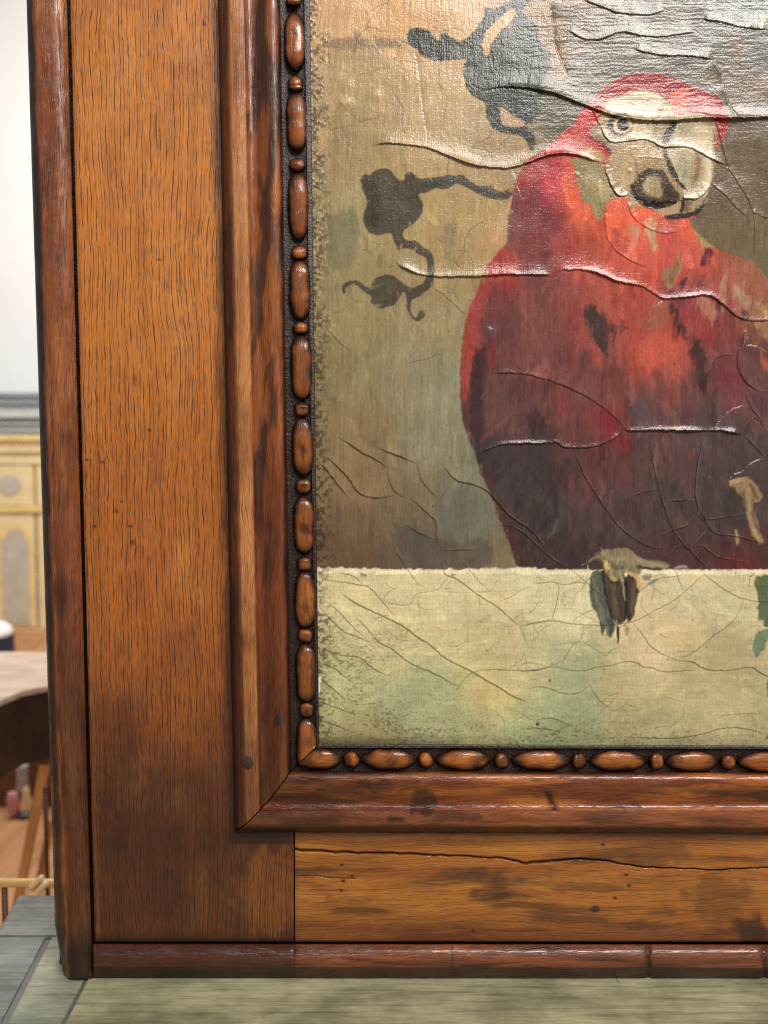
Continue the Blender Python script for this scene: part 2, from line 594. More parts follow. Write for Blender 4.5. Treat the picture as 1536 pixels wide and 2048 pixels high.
def tone_foot(px, py, k):
    c = lin((112, 62, 39)) * np.ones(px.shape + (1,))
    n1 = fbm(px, py, 180, 14, 71, 4)
    c = mixc(c, lin((150, 84, 54)), smooth(0.5, 0.75, n1) * 0.6)
    c = mixc(c, lin((56, 28, 20)), smooth(0.52, 0.75, fbm(px, py, 120, 10, 75, 4)) * 0.75)
    left = 1 - smooth(584, 592, px)
    c = mixc(c, lin((56, 29, 22)), left * 0.75)
    c = mixc(c, lin((40, 20, 15)), (1 - smooth(0.06, 0.2, k)) * 0.8)
    c = mixc(c, lin((34, 19, 14)), smooth(0.74, 0.8, k) * 0.75)
    for cx in (1296, 1528, 905):
        c = mixc(c, lin((18, 11, 9)), np.exp(-((px - cx - (py - 1910) * .05) / (5 if cx > 1000 else 2)) ** 2) * 0.85 * smooth(0.1, 0.3, k))
    return c


def foot_dent(px, py):
    a = np.exp(-((px - 1296) / 5.0) ** 2) + np.exp(-((px - 1528) / 6.0) ** 2)
    joint = np.exp(-((px - 589) / 1.6) ** 2)
    return -0.0016 * a - 0.0009 * joint, 1 - 0.5 * joint


profb = curve([(0.0, -0.016), (0.0, 0.0), (0.0, 0.0), (0.05, 0.0022), (0.22, 0.0062), (0.45, 0.0082), (0.62, 0.0080), (0.72, 0.0070), (0.72, 0.0070),
               (0.80, 0.0045), (0.80, 0.0045), (0.99, 0.0035), (0.99, 0.0035), (1.0, -0.022)], 4)
xfl = 187.0
lines = []
for f, h in profb:
    lines.append(((XR + 380, 1889 + (1961 - 1889) * f), (xfl, 1887 + (YB - 1887) * f), h))
loft('foot_moulding', lines, 720, M_EDGE_H, tone_foot, frame, dent=foot_dent, wob=0.0004, seed=19, angle=50)

# --- inner moulding: chamfer, fillet, ogee swell; then the bead channel
# each profile point: (x0 at y=0, x1 at y=1350, bottom y, h)
MP = [  # name, x@0, x@1350, y bottom rail(x=500), y bottom rail(x=1536), h
    (436, 463, 1664, 1667, 0.0000), (441, 468, 1660, 1665, 0.0050), (446, 473, 1656, 1662, 0.0085), (446, 473, 1656, 1662, 0.0085),
    (458, 486, 1648, 1653, 0.0120), (458, 486, 1648, 1653, 0.0120),
    (473, 500, 1635, 1637, 0.0128), (488, 514, 1621, 1621, 0.0124), (488, 514, 1621, 1621, 0.0124),
    (490, 516, 1619, 1619, 0.0108), (497, 523, 1611, 1611, 0.0082), (507, 533, 1601, 1602, 0.0080), (520, 545, 1587, 1589, 0.0100), (534, 557, 1571, 1574, 0.0124),
    (546, 567, 1558, 1561, 0.0128), (555, 574, 1548, 1551, 0.0106), (560, 579, 1542, 1546, 0.0070), (562, 581, 1540, 1544, 0.0020)]


def mit(points, m=4):
    prs = []
    raw = [tuple(p) for p in points]
    # resample all columns with the same Catmull-Rom
    cur = [raw[0]]; segs = []
    for p in raw[1:]:
        if p == cur[-1]:
            segs.append(cur); cur = [p]
        else:
            cur.append(p)
    segs.append(cur)
    for s in segs:
        a = np.array(s, float)
        if len(a) < 2:
            continue
        for i in range(len(a) - 1):
            p0 = a[max(i - 1, 0)]; p1 = a[i]; p2 = a[i + 1]; p3 = a[min(i + 2, len(a) - 1)]
            mm = m if len(a) > 2 else 2
            for j in range(mm):
                t = j / mm
                prs.append(0.5 * (2 * p1 + (p2 - p0) * t + (2 * p0 - 5 * p1 + 4 * p2 - p3) * t * t + (3 * p1 - p0 - 3 * p2 + p3) * t ** 3))
        prs.append(a[-1])
    out = [prs[0]]
    for p in prs[1:]:
        if np.abs(p - out[-1])[:4].sum() + abs(p[4] - out[-1][4]) * 1e4 > 1e-6:
            out.append(p)
    return out


def mitre_point(x0, x1, yb0, yb1):
    # intersection of the vertical line with the level one
    y = yb0
    for _ in range(6):
        x = x0 + (x1 - x0) * y / 1350.0
        y = yb0 + (yb1 - yb0) * (x - 500) / 1036.0
    return x, y


def at_left(p, y):
    return p[0] + (p[1] - p[0]) * y / 1350.0


def at_bottom(p, x):
    return p[2] + (p[3] - p[2]) * (x - 500) / 1036.0


PR = mit(MP)


def tone_mould_v(px, py, k):
    n = len(PR)
    c = lin((122, 64, 31)) * np.ones(px.shape + (1,))
    xf0, xf1 = px - (458 + 28 * py / 1350), px - (488 + 26 * py / 1350)
    fil = smooth(-2, 2, xf0) * (1 - smooth(-2, 2, xf1))
    n1 = fbm(px, py, 30, 260, 81, 4)
    c = mixc(c, lin((158, 92, 44)), smooth(0.42, 0.65, n1) * 0.85)
    c = mixc(c, lin((50, 27, 18)), smooth(0.5, 0.68, fbm(px + (py * .06), py, 20, 160, 85, 4)) * 0.85)
    fc = mixc(lin((182, 122, 70)) * np.ones(px.shape + (1,)), lin((140, 84, 44)), smooth(0.4, 0.7, fbm(px, py, 40, 150, 88, 4)) * 0.7)
    fc = mixc(fc, lin((106, 58, 34)), smooth(1380, 1540, py) * 0.8)
    c = mixc(c, fc, fil)
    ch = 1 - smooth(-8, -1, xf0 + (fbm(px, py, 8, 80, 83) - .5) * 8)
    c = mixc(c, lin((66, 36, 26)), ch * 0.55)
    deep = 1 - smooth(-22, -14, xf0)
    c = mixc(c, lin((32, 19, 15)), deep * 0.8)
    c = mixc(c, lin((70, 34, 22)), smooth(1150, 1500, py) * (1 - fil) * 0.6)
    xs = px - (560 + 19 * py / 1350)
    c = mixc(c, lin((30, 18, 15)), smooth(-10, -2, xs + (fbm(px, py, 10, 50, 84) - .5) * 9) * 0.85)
    return c


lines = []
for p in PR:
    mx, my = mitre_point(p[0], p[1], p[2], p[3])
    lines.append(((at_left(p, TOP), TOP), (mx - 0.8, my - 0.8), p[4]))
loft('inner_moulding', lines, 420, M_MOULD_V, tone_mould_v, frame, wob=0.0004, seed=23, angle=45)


def tone_mould_h(px, py, k):
    c = lin((122, 62, 31)) * np.ones(px.shape + (1,))
    n1 = fbm(px, py, 150, 22, 91, 4)
    c = mixc(c, lin((176, 104, 46)), smooth(0.42, 0.68, n1) * 0.8)
    c = mixc(c, lin((54, 28, 20)), smooth(0.54, 0.75, fbm(px, py, 90, 26, 95, 4)) * 0.75)
    fil = smooth(1619, 1623, py) * (1 - smooth(1650, 1654, py))
    fc = mixc(lin((138, 78, 46)) * np.ones(px.shape + (1,)), lin((84, 44, 28)), smooth(0.45, 0.7, fbm(px, py, 120, 20, 97, 4)) * 0.8)
    c = mixc(c, fc, fil)
    c = mixc(c, lin((66, 34, 24)), (1 - smooth(620, 900, px + (n1 - .5) * 250)) * 0.6)
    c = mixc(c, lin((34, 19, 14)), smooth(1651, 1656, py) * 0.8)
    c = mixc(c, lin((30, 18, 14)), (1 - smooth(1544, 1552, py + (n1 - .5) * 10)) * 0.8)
    for cx, cy, rx, ry, a in ((770, 1572, 50, 22, .6), (850, 1600, 26, 46, .7), (790, 1638, 24, 12, .8), (930, 1632, 60, 14, .6), (640, 1580, 14, 5, .8), (620, 1600, 60, 20, .3)):
        c = mixc(c, lin((30, 17, 13)), blob(px, py, cx, cy, rx * 1.3, ry * .6, cx, .9) * a)
    g = np.exp(-((px - 1096 - (py - 1590) * 0.42) / 7.0) ** 2) * smooth(1578, 1588, py) * (1 - smooth(1618, 1630, py))
    c = mixc(c, lin((20, 14, 12)), g * 0.9)
    g = np.exp(-((px - 824 - np.sin(py * .1) * 3) / 1.6) ** 2) * smooth(1580, 1590, py) * (1 - smooth(1628, 1640, py))
    c = mixc(c, lin((20, 14, 12)), g * 0.8)
    return c


def mould_dent(px, py):
    g = np.exp(-((px - 1096 - (py - 1590) * 0.42) / 7.0) ** 2) * smooth(1578, 1588, py) * (1 - smooth(1618, 1630, py))
    return -0.0016 * g, 1 - 0 * g


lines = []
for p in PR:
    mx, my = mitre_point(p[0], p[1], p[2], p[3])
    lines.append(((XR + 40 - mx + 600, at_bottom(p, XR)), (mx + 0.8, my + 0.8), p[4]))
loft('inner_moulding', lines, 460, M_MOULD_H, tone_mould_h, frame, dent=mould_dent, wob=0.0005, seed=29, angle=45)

# bead channel with its inner lip
CH = mit([(562, 581, 1540, 1544, 0.0020), (564, 583, 1538, 1542, 0.0016), (604, 627, 1499, 1503, 0.0016), (607, 630, 1496, 1500, 0.0020),
          (607, 630, 1496, 1500, 0.0020), (609, 631, 1494.5, 1498, 0.0046), (609, 631, 1494.5, 1498, 0.0046), (617, 635, 1489, 1493, 0.0042), (620, 637, 1487, 1491, 0.0036),
          (620, 637, 1487, 1491, 0.0036), (621, 638, 1486, 1490, -0.0120)], 3)
flat = lambda px, py, k: np.ones(px.shape + (3,)) * 0.02
lines = []
for p in CH:
    mx, my = mitre_point(p[0], p[1], p[2], p[3])
    lines.append(((at_left(p, TOP), TOP), (mx - 0.6, my - 0.6), p[4]))
loft('bead_channel', lines, 420, M_CHANNEL, flat, frame, wob=0.0004, seed=33, angle=45)
lines = []
for p in CH:
    mx, my = mitre_point(p[0], p[1], p[2], p[3])
    lines.append(((XR + 40 - mx + 600, at_bottom(p, XR)), (mx + 0.6, my + 0.6), p[4]))
loft('bead_channel', lines, 460, M_CHANNEL, flat, frame, wob=0.0004, seed=37, angle=45)

# the far members of the frame, beyond the picture
def mirror_x(p):
    return (XR + 640 - p[0] + 0, p[1])


def mirror_y(p):
    return (p[0], -60 - p[1] + 1490 - 640)


tone_k = lambda px, py, k=None: mixc(lin((128, 70, 38)) * np.ones(px.shape + (1,)), lin((80, 44, 26)), smooth(.4, .7, fbm(px, py, 120, 120, 5)))
lines = [((XR + 640 - at_left(p, 1600), 1655), (XR + 640 - at_left(p, TOP), TOP), p[4]) for p in PR[::1]]
loft('inner_moulding', lines, 60, M_MOULD_V, tone_k, frame)
lines = [((XR + 640 - at_left(p, 1600), 1500), (XR + 640 - at_left(p, TOP), TOP), p[4]) for p in CH]
loft('bead_channel', lines, 60, M_CHANNEL, flat, frame)
board('stile', [(XR + 205, TOP), (XR + 500, TOP), (XR + 500, 1883), (XR + 205, 1883)], 12, 60, M_STILE, lambda a, b: tone_k(a, b), frame)
lines = [((at_left(p, TOP), TOP - 0 + (1660 - p[2])), (XR + 200, TOP + (1660 - p[2])), p[4]) for p in PR]
loft('inner_moulding', lines, 60, M_MOULD_H, tone_k, frame)
board('rail', [(L_board_l(TOP), TOP - 230), (XR + 500, TOP - 230), (XR + 500, TOP - 2), (L_board_l(TOP), TOP - 2)], 60, 12, M_RAIL, lambda a, b: tone_k(a, b), frame)

# beads
MITRE_A = np.array(mitre_point(562, 581, 1540, 1544)); MITRE_B = np.array(mitre_point(621, 638, 1486, 1490))


def bead(px0, py0, px1, py1, hw, hh, p, q, mat, level, seed, base_h=0.0020):
    rng = np.random.RandomState(seed)
    nt, na = 25, 20
    t = np.sin(np.linspace(-math.pi / 2, math.pi / 2, nt))[:, None]
    ang = np.linspace(0, 2 * math.pi, na, endpoint=False)[None, :]
    r = np.maximum(1 - np.abs(t) ** p, 0) ** q
    r = r * (1 + 0.05 * (vnoise(t * 10 + seed, ang * 0, 3, 1, seed) - 0.5) * 2)
    c, s = np.cos(ang), np.sin(ang)
    # a carved bead is flatter on its crown
    c2 = np.sign(c) * np.abs(c) ** 0.9
    s2 = np.sign(s) * np.abs(s) ** 0.85
    cx, cy = (px0 + px1) / 2, (py0 + py1) / 2
    ax = np.array([px1 - px0, py1 - py0]) / 2
    nv = np.array([-ax[1], ax[0]]) / np.hypot(*ax)
    lump = (fbm(t * 40 + seed * 7, ang * 12, 14, 9, seed) - 0.5) * 0.14
    X = cx + ax[0] * t + nv[0] * c2 * r * hw * (1 + lump)
    Y = cy + ax[1] * t + nv[1] * c2 * r * hw * (1 + lump)
    H = base_h + s2 * r * hh * (1 + lump)
    # cut at the mitre
    d = MITRE_B - MITRE_A
    ym = MITRE_A[1] + (X - MITRE_A[0]) * d[1] / d[0]
    if level:
        xm = MITRE_A[0] + (Y - MITRE_A[1]) * d[0] / d[1]
        X = np.maximum(X, xm + 1.0)
    else:
        Y = np.minimum(Y, ym - 1.0)
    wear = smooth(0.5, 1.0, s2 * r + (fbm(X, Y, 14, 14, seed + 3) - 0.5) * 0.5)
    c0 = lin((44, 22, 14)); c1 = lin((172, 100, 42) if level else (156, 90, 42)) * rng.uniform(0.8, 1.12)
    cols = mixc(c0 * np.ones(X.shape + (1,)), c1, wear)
    sp = blob(X, Y, cx + rng.uniform(-1, 1) * ax[0] * .7, cy + rng.uniform(-1, 1) * ax[1] * .7 , 12, 12, seed + 8, .6)
    cols = mixc(cols, lin((34, 18, 13)), sp * rng.choice([0, .5, .8]))
    V = W(X, Y, H)
    i = np.arange(nt - 1)[:, None] * na; j = np.arange(na)[None, :]; j2 = (j + 1) % na
    q4 = np.stack([i + j, i + j2, i + na + j2, i + na + j], -1).reshape(-1, 4)
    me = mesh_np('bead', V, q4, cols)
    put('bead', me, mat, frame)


def bx(y):
    return (587.5 + (612.5 - 587.5) * y / 1450.0 + 2.5 * np.sin(y / 500.0)) if y < 1450 else 612.5


vlong = [(-300, -180), (-138, -20), (26, 140), (184, 302), (344, 480), (520, 638), (671, 799), (836, 952), (992, 1107), (1143, 1256), (1288, 1405), (1437, 1545)]
vsmall = [(-168, -150), (-10, 12), (151, 184), (316, 344), (490, 520), (643, 668), (803, 834), (957, 988), (1112, 1143), (1256, 1287), (1404, 1436)]
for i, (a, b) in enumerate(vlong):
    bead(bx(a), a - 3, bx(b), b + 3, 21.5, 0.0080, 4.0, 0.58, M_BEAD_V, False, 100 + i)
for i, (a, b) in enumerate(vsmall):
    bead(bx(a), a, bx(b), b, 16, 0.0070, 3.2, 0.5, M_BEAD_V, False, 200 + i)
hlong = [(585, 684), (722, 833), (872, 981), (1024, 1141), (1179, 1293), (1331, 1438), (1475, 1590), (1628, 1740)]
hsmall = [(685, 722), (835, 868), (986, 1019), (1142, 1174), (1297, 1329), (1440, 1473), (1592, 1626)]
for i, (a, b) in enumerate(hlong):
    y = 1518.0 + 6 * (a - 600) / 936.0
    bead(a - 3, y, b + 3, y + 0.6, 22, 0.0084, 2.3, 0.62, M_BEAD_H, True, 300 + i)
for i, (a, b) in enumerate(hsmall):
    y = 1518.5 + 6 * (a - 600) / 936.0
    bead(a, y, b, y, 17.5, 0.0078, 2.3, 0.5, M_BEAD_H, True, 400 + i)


def stud(cx, cy, rx, ry, h, mat, dome):
    na, nr = 16, 5
    r = np.linspace(1, 0.02, nr)[:, None]
    a = np.linspace(0, 2 * math.pi, na, endpoint=False)[None, :]
    X = cx + rx * r * np.cos(a) * (1 + .12 * np.sin(2 * a + 1)); Y = cy + ry * r * np.sin(a)
    H = h + dome * (1 - r ** 2) + 0 * a
    i = np.arange(nr - 1)[:, None] * na; j = np.arange(na)[None, :]; j2 = (j + 1) % na
    q4 = np.stack([i + j, i + j2, i + na + j2, i + na + j], -1).reshape(-1, 4)
    return mesh_np('stud', W(X, Y, H), q4, np.tile(lin((40, 26, 20)), (na * nr, 1)))


M_PLUG = plain('dark_plug', (62, 44, 34), 0.4, 0.5, 900, 0.4)
M_NAIL = plain('old_iron', (44, 40, 40), 0.3, 0.4, 900, 0.3)
put('wooden_plug', stud(497, 1525, 10, 15, 0.0127, M_PLUG, 0.0008), M_PLUG, frame)
put('nail', stud(557.5, 1438, 4.5, 12, 0.0128, M_NAIL, 0.0005), M_NAIL, frame)

# ------------------------------------------------------------------ the painting
STEP = 1.3
xs = np.concatenate([np.arange(604, 1566, STEP), np.arange(1566, XR + 30, 14.0)])
ys = np.concatenate([np.arange(TOP - 20, -36, 14.0), np.arange(-36, 1503, STEP)])
GX, GY = np.meshgrid(xs, ys)
NR, NC = GX.shape
# hand wobble of every painted edge
JX = (fbm(GX, GY, 9, 9, 301, 2) - 0.5) * 2
JY = (fbm(GX, GY, 9, 9, 331, 2) - 0.5) * 2
CROPS = {'A': (600, 0, 2.926), 'B': (1036, 0, 2.926), 'C': (600, 600, 3.072), 'D': (1036, 600, 3.072), 'E': (600, 1100, 3.072),
         'F': (1036, 1100, 3.072), 'H': (1120, 120, 4.2667), 'G': (1150, 1060, 3.979), 'J': (1300, 480, 5.39), 'P': (0, 0, 1.0)}


def T(crop, pts):
    x0, y0, s = CROPS[crop]
    return np.array([(x0 + x / s, y0 + y / s) for x, y in pts], float)


def chaikin(p, n=1, closed=True):
    for _ in range(n):
        q = np.roll(p, -1, 0) if closed else p[1:]
        a = p if closed else p[:-1]
        r = np.empty((len(a) * 2, 2))
        r[0::2] = a * .75 + q * .25
        r[1::2] = a * .25 + q * .75
        if not closed:
            r = np.vstack([p[:1], r, p[-1:]])
        p = r
    return p


def sub(lo, hi, margin):
    i0 = np.searchsorted(ys, lo[1] - margin); i1 = np.searchsorted(ys, hi[1] + margin)
    j0 = np.searchsorted(xs, lo[0] - margin); j1 = np.searchsorted(xs, hi[0] + margin)
    return slice(i0, i1), slice(j0, j1)


def sdist(poly, X, Y):
    inside = np.zeros(X.shape, bool)
    d2 = np.full(X.shape, 1e12)
    n = len(poly)
    for i in range(n):
        ax, ay = poly[i]; bx_, by_ = poly[(i + 1) % n]
        ex, ey = bx_ - ax, by_ - ay
        wx, wy = X - ax, Y - ay
        tt = np.clip((wx * ex + wy * ey) / (ex * ex + ey * ey + 1e-9), 0, 1)
        d2 = np.minimum(d2, (wx - ex * tt) ** 2 + (wy - ey * tt) ** 2)
        if abs(ey) > 1e-9:
            cond = ((ay > Y) != (by_ > Y)) & (X < (ex) * (Y - ay) / ey + ax)
            inside ^= cond
    d = np.sqrt(d2)
    return np.where(inside, d, -d)


def field(pts, radius):
    """smooth colour field through scattered (x, y, r, g, b) dabs"""
    gx = np.linspace(xs[0], xs[-1], 150); gy = np.linspace(-60, 1510, 170)
    A, B = np.meshgrid(gx, gy)
    num = np.zeros(A.shape + (3,)); den = np.zeros(A.shape) + 1e-9
    for x, y, r, g, b in pts:
        w = np.exp(-((A - x) ** 2 + (B - y) ** 2) / (2 * radius ** 2)) + 1e-7 / (1 + ((A - x) ** 2 + (B - y) ** 2) / 1e4)
        num += w[..., None] * lin((r, g, b)); den += w
    tab = num / den[..., None]
    # brushy lookup
    sx = GX + JX * 9 + (fbm(GX, GY, 26, 60, 401) - .5) * 60
    sy = GY + JY * 9 + (fbm(GX, GY, 26, 60, 431) - .5) * 90
    u = np.clip((sx - gx[0]) / (gx[1] - gx[0]), 0, 148.999); v = np.clip((sy - gy[0]) / (gy[1] - gy[0]), 0, 168.999)
    i = v.astype(int); j = u.astype(int); fv = (v - i)[..., None]; fu = (u - j)[..., None]
    return (tab[i, j] * (1 - fu) + tab[i, j + 1] * fu) * (1 - fv) + (tab[i + 1, j] * (1 - fu) + tab[i + 1, j + 1] * fu) * fv


BACK = [(640, 30, 192, 156, 116), (800, 30, 198, 158, 112), (900, 60, 188, 152, 112), (720, 180, 168, 143, 106), (900, 200, 178, 152, 116), (680, 300, 150, 130, 94),
        (850, 330, 166, 142, 102), (960, 250, 172, 148, 114), (700, 450, 146, 131, 95), (900, 480, 158, 134, 92), (780, 420, 160, 140, 98), (960, 420, 164, 136, 96), (700, 600, 142, 126, 90), (880, 640, 146, 130, 96),
        (660, 750, 130, 116, 82), (800, 750, 138, 127, 96), (900, 760, 132, 127, 102), (700, 850, 132, 112, 80), (880, 900, 132, 125, 100),
        (700, 980, 128, 106, 76), (820, 1000, 118, 101, 76), (940, 1000, 112, 110, 92), (700, 1080, 104, 82, 60), (850, 1080, 88, 78, 67),
        (950, 1080, 98, 91, 75), (1010, 1110, 128, 112, 84), (930, 840, 135, 130, 106), (1000, 300, 150, 128, 98),
        (1150, 60, 112, 98, 82), (1090, 20, 150, 125, 96), (1300, 50, 112, 106, 96), (1480, 60, 100, 100, 94), (1120, 230, 92, 85, 72), (1200, 150, 95, 90, 80), (1480, 200, 112, 100, 88),
        (1350, 120, 98, 94, 86), (1480, 350, 98, 84, 66), (1500, 480, 106, 91, 70), (1530, 560, 106, 92, 72), (1700, 400, 100, 86, 68), (1900, 900, 90, 76, 60), (2200, 500, 120, 104, 80)]
LEDGE = [(660, 1180, 206, 192, 146), (900, 1180, 212, 198, 154), (1100, 1200, 206, 196, 156), (1350, 1200, 200, 186, 148), (1500, 1200, 196, 184, 144),
         (800, 1280, 206, 190, 144), (950, 1230, 202, 186, 140), (1000, 1290, 194, 178, 132), (1300, 1270, 206, 184, 144), (700, 1380, 184, 180, 132), (850, 1380, 168, 170, 128),
         (970, 1390, 200, 182, 126), (1150, 1380, 154, 160, 122), (1080, 1340, 186, 178, 134), (1250, 1400, 180, 164, 122), (1400, 1400, 186, 170, 128), (700, 1460, 146, 136, 94), (900, 1460, 170, 170, 128),
         (1100, 1470, 146, 156, 114), (1300, 1470, 166, 160, 118), (1500, 1470, 174, 164, 122), (1420, 1330, 172, 156, 118), (1900, 1300, 180, 170, 130)]
BODY = [(1060, 330, 160, 60, 55), (1050, 420, 112, 56, 58), (1080, 480, 122, 56, 56), (1000, 540, 168, 58, 50), (975, 620, 140, 55, 52), (1130, 330, 190, 58, 58),
        (1110, 370, 206, 46, 70), (1160, 400, 222, 86, 48), (1200, 480, 212, 76, 48), (1250, 430, 240, 88, 52), (1260, 480, 232, 86, 58), (1330, 460, 222, 82, 58),
        (1380, 480, 216, 82, 58), (1270, 530, 210, 76, 56), (1150, 520, 182, 66, 58), (1100, 560, 104, 50, 52), (1170, 590, 160, 68, 56), (1250, 600, 178, 66, 54),
        (1060, 640, 112, 60, 54), (1150, 660, 128, 56, 52), (1280, 650, 160, 62, 50), (1330, 690, 196, 70, 44), (1300, 700, 214, 78, 50), (1250, 740, 122, 58, 52),
        (1080, 720, 106, 52, 52), (1000, 680, 96, 46, 48), (1170, 760, 98, 48, 50), (1320, 770, 116, 56, 52), (1400, 600, 112, 40, 42), (1440, 560, 178, 76, 60),
        (1500, 590, 160, 92, 70), (1430, 640, 130, 46, 48), (1400, 740, 80, 50, 50), (1450, 740, 100, 46, 52), (1500, 740, 88, 50, 52), (1010, 800, 82, 46, 50),
        (1150, 830, 92, 44, 46), (1220, 850, 100, 32, 36), (1300, 830, 84, 54, 58), (1050, 940, 50, 40, 45), (1100, 900, 52, 38, 42), (1200, 920, 78, 40, 45),
        (1320, 930, 72, 45, 48), (1430, 900, 64, 48, 52), (1500, 950, 60, 46, 50), (1060, 1030, 50, 41, 44), (1200, 1030, 62, 46, 50), (1320, 1020, 60, 44, 48),
        (1430, 1030, 58, 44, 48), (1100, 1110, 50, 34, 38), (1250, 1080, 58, 40, 43), (1400, 1100, 62, 36, 38), (1500, 1120, 66, 34, 37), (1650, 800, 90, 44, 46)]

paint = field(BACK, 42)
ledge = field(LEDGE, 42)
yl = 1139 + 3 * np.sin(GX / 120.0) + JY * 2
paint = mixc(paint, ledge, smooth(-1.5, 1.5, GY - yl))
body = field(BODY, 26)
lumb = body.mean(-1, keepdims=True)
_k = smooth(.09, .19, lumb[..., 0])[..., None]
body = body * (1 - .16 * _k)
_d = 1 - smooth(.03, .10, lumb)
body = body * (1 + .45 * _d) + .006 * _d
body = body * np.array([1.16, 1.12, 1.04])
body = (body * (.78 + .2 * _k) + lumb * (.22 - .2 * _k)) * np.array([0.98, 1.04, 0.98])
ledge = ledge * .6 + lin((196, 182, 138)) * .4 * (ledge.mean(-1, keepdims=True) / lin((196, 182, 138)).mean())
ledge = ledge * np.array([1.08, 0.82, 0.62])
_m1 = smooth(.48, .72, fbm(GX, GY, 11, 34, 811, 3)); _m2 = smooth(.5, .75, fbm(GX, GY, 16, 28, 823, 3))
body = mixc(body, body * np.array([.62, .50, .62]), _m1 * .5)
body = mixc(body, body * np.array([1.12, 1.35, 1.15]), _m2 * .55)
relief = np.zeros(GX.shape)       # impasto ridges left by the brush


def layer(crop, pts, col, soft=2.0, alpha=1.0, jit=2.0, streak=0.10, rnd=1, imp=0.0):
    global paint
    poly = chaikin(T(crop, pts), rnd)
    m = soft + jit + 3
    sl = sub(poly.min(0), poly.max(0), m)
    if (sl[0].stop - sl[0].start) < 2 or (sl[1].stop - sl[1].start) < 2:
        return
    X = GX[sl] + JX[sl] * jit; Y = GY[sl] + JY[sl] * jit
    d = sdist(poly, X, Y)
    a = smooth(-soft, soft, d) * alpha
    if isinstance(col, tuple):
        seed = int(abs(poly[0, 0] * 7 + poly[0, 1])) % 997
        c = lin(col) * (1 + (fbm(X, Y, 5, 26, seed, 2) - 0.5)[..., None] * 2 * streak + (fbm(X, Y, 30, 30, seed + 5, 2) - .5)[..., None] * streak * 2)
    else:
        c = col[sl]
    paint[sl] = mixc(paint[sl], c, a)
    if imp:
        relief[sl] += imp * np.exp(-(d / 2.2) ** 2) * (0.5 + 0.5 * JX[sl])


def stroke(crop, pts, w, col, soft=1.6, alpha=.95, jit=1.5, streak=.12, imp=0.0):
    """one loaded brush stroke along a path, w photograph pixels wide and pointed at its end"""
    p = chaikin(T(crop, pts), 2, False)
    t = np.gradient(p, axis=0); t /= np.hypot(t[:, 0], t[:, 1])[:, None] + 1e-9
    nn = np.stack([-t[:, 1], t[:, 0]], -1)
    u = np.linspace(0, 1, len(p))[:, None]
    ww = w * .5 * np.clip(np.minimum(u * 6 + .45, (1 - u) * 3 + .25), 0, 1)
    poly = np.vstack([p + nn * ww, (p - nn * ww)[::-1]])
    layer('P', [tuple(q) for q in poly], col, soft, alpha, jit, streak, 0, imp)


# shadow patch and stains of the backdrop
layer('C', [(640, 1360), (760, 1440), (850, 1470), (1000, 1480), (1180, 1480), (1190, 1640), (900, 1650), (660, 1640), (590, 1560), (560, 1490)], (84, 76, 66), 7, .7)
layer('C', [(830, 1290), (950, 1120), (1100, 1150), (1220, 1330), (1160, 1480), (900, 1480), (830, 1420)], (104, 104, 90), 8, .6)
layer('A', [(130, 225), (350, 215), (640, 235), (650, 275), (400, 290), (150, 290)], (128, 108, 84), 5, .85, 4)
layer('A', [(140, 1250), (210, 1260), (250, 1230), (330, 1240), (345, 1350), (320, 1560), (170, 1600), (150, 1400)], (118, 113, 84), 6, .8, 5)
layer('A', [(840, 1320), (880, 1290), (930, 1350), (900, 1460), (840, 1480), (830, 1400)], (122, 116, 86), 6, .7, 5)
layer('A', [(1000, 1400), (1130, 1330), (1200, 1330), (1190, 1440), (1050, 1460)], (178, 138, 100), 7, .7, 5)
layer('A', [(120, 680), (160, 690), (150, 900), (110, 900)], (190, 150, 108), 5, .6, 5)
layer('B', [(190, 20), (420, 20), (600, 60), (600, 160), (480, 230), (330, 200), (210, 150)], (98, 92, 84), 8, .55, 5)
layer('B', [(700, 0), (830, 0), (830, 120), (760, 150), (720, 80)], (72, 70, 78), 8, .6, 6)
layer('B', [(1230, 20), (1463, 10), (1463, 100), (1270, 110)], (78, 88, 84), 9, .6, 6)
layer('B', [(1410, 100), (1463, 80), (1463, 160), (1420, 170)], (140, 145, 90), 5, .7, 5)
layer('B', [(1230, 180), (1330, 190), (1330, 400), (1260, 420)], (126, 92, 82), 9, .6, 6)
layer('B', [(1320, 510), (1430, 510), (1440, 600), (1330, 600)], (124, 96, 84), 9, .6, 6)
layer('B', [(190, 330), (300, 330), (280, 440), (200, 430)], (150, 118, 98), 7, .6, 6)
layer('B', [(120, 60), (190, 90), (240, 290), (300, 450), (200, 480), (170, 300), (110, 230)], (140, 112, 88), 5, .6, 5)

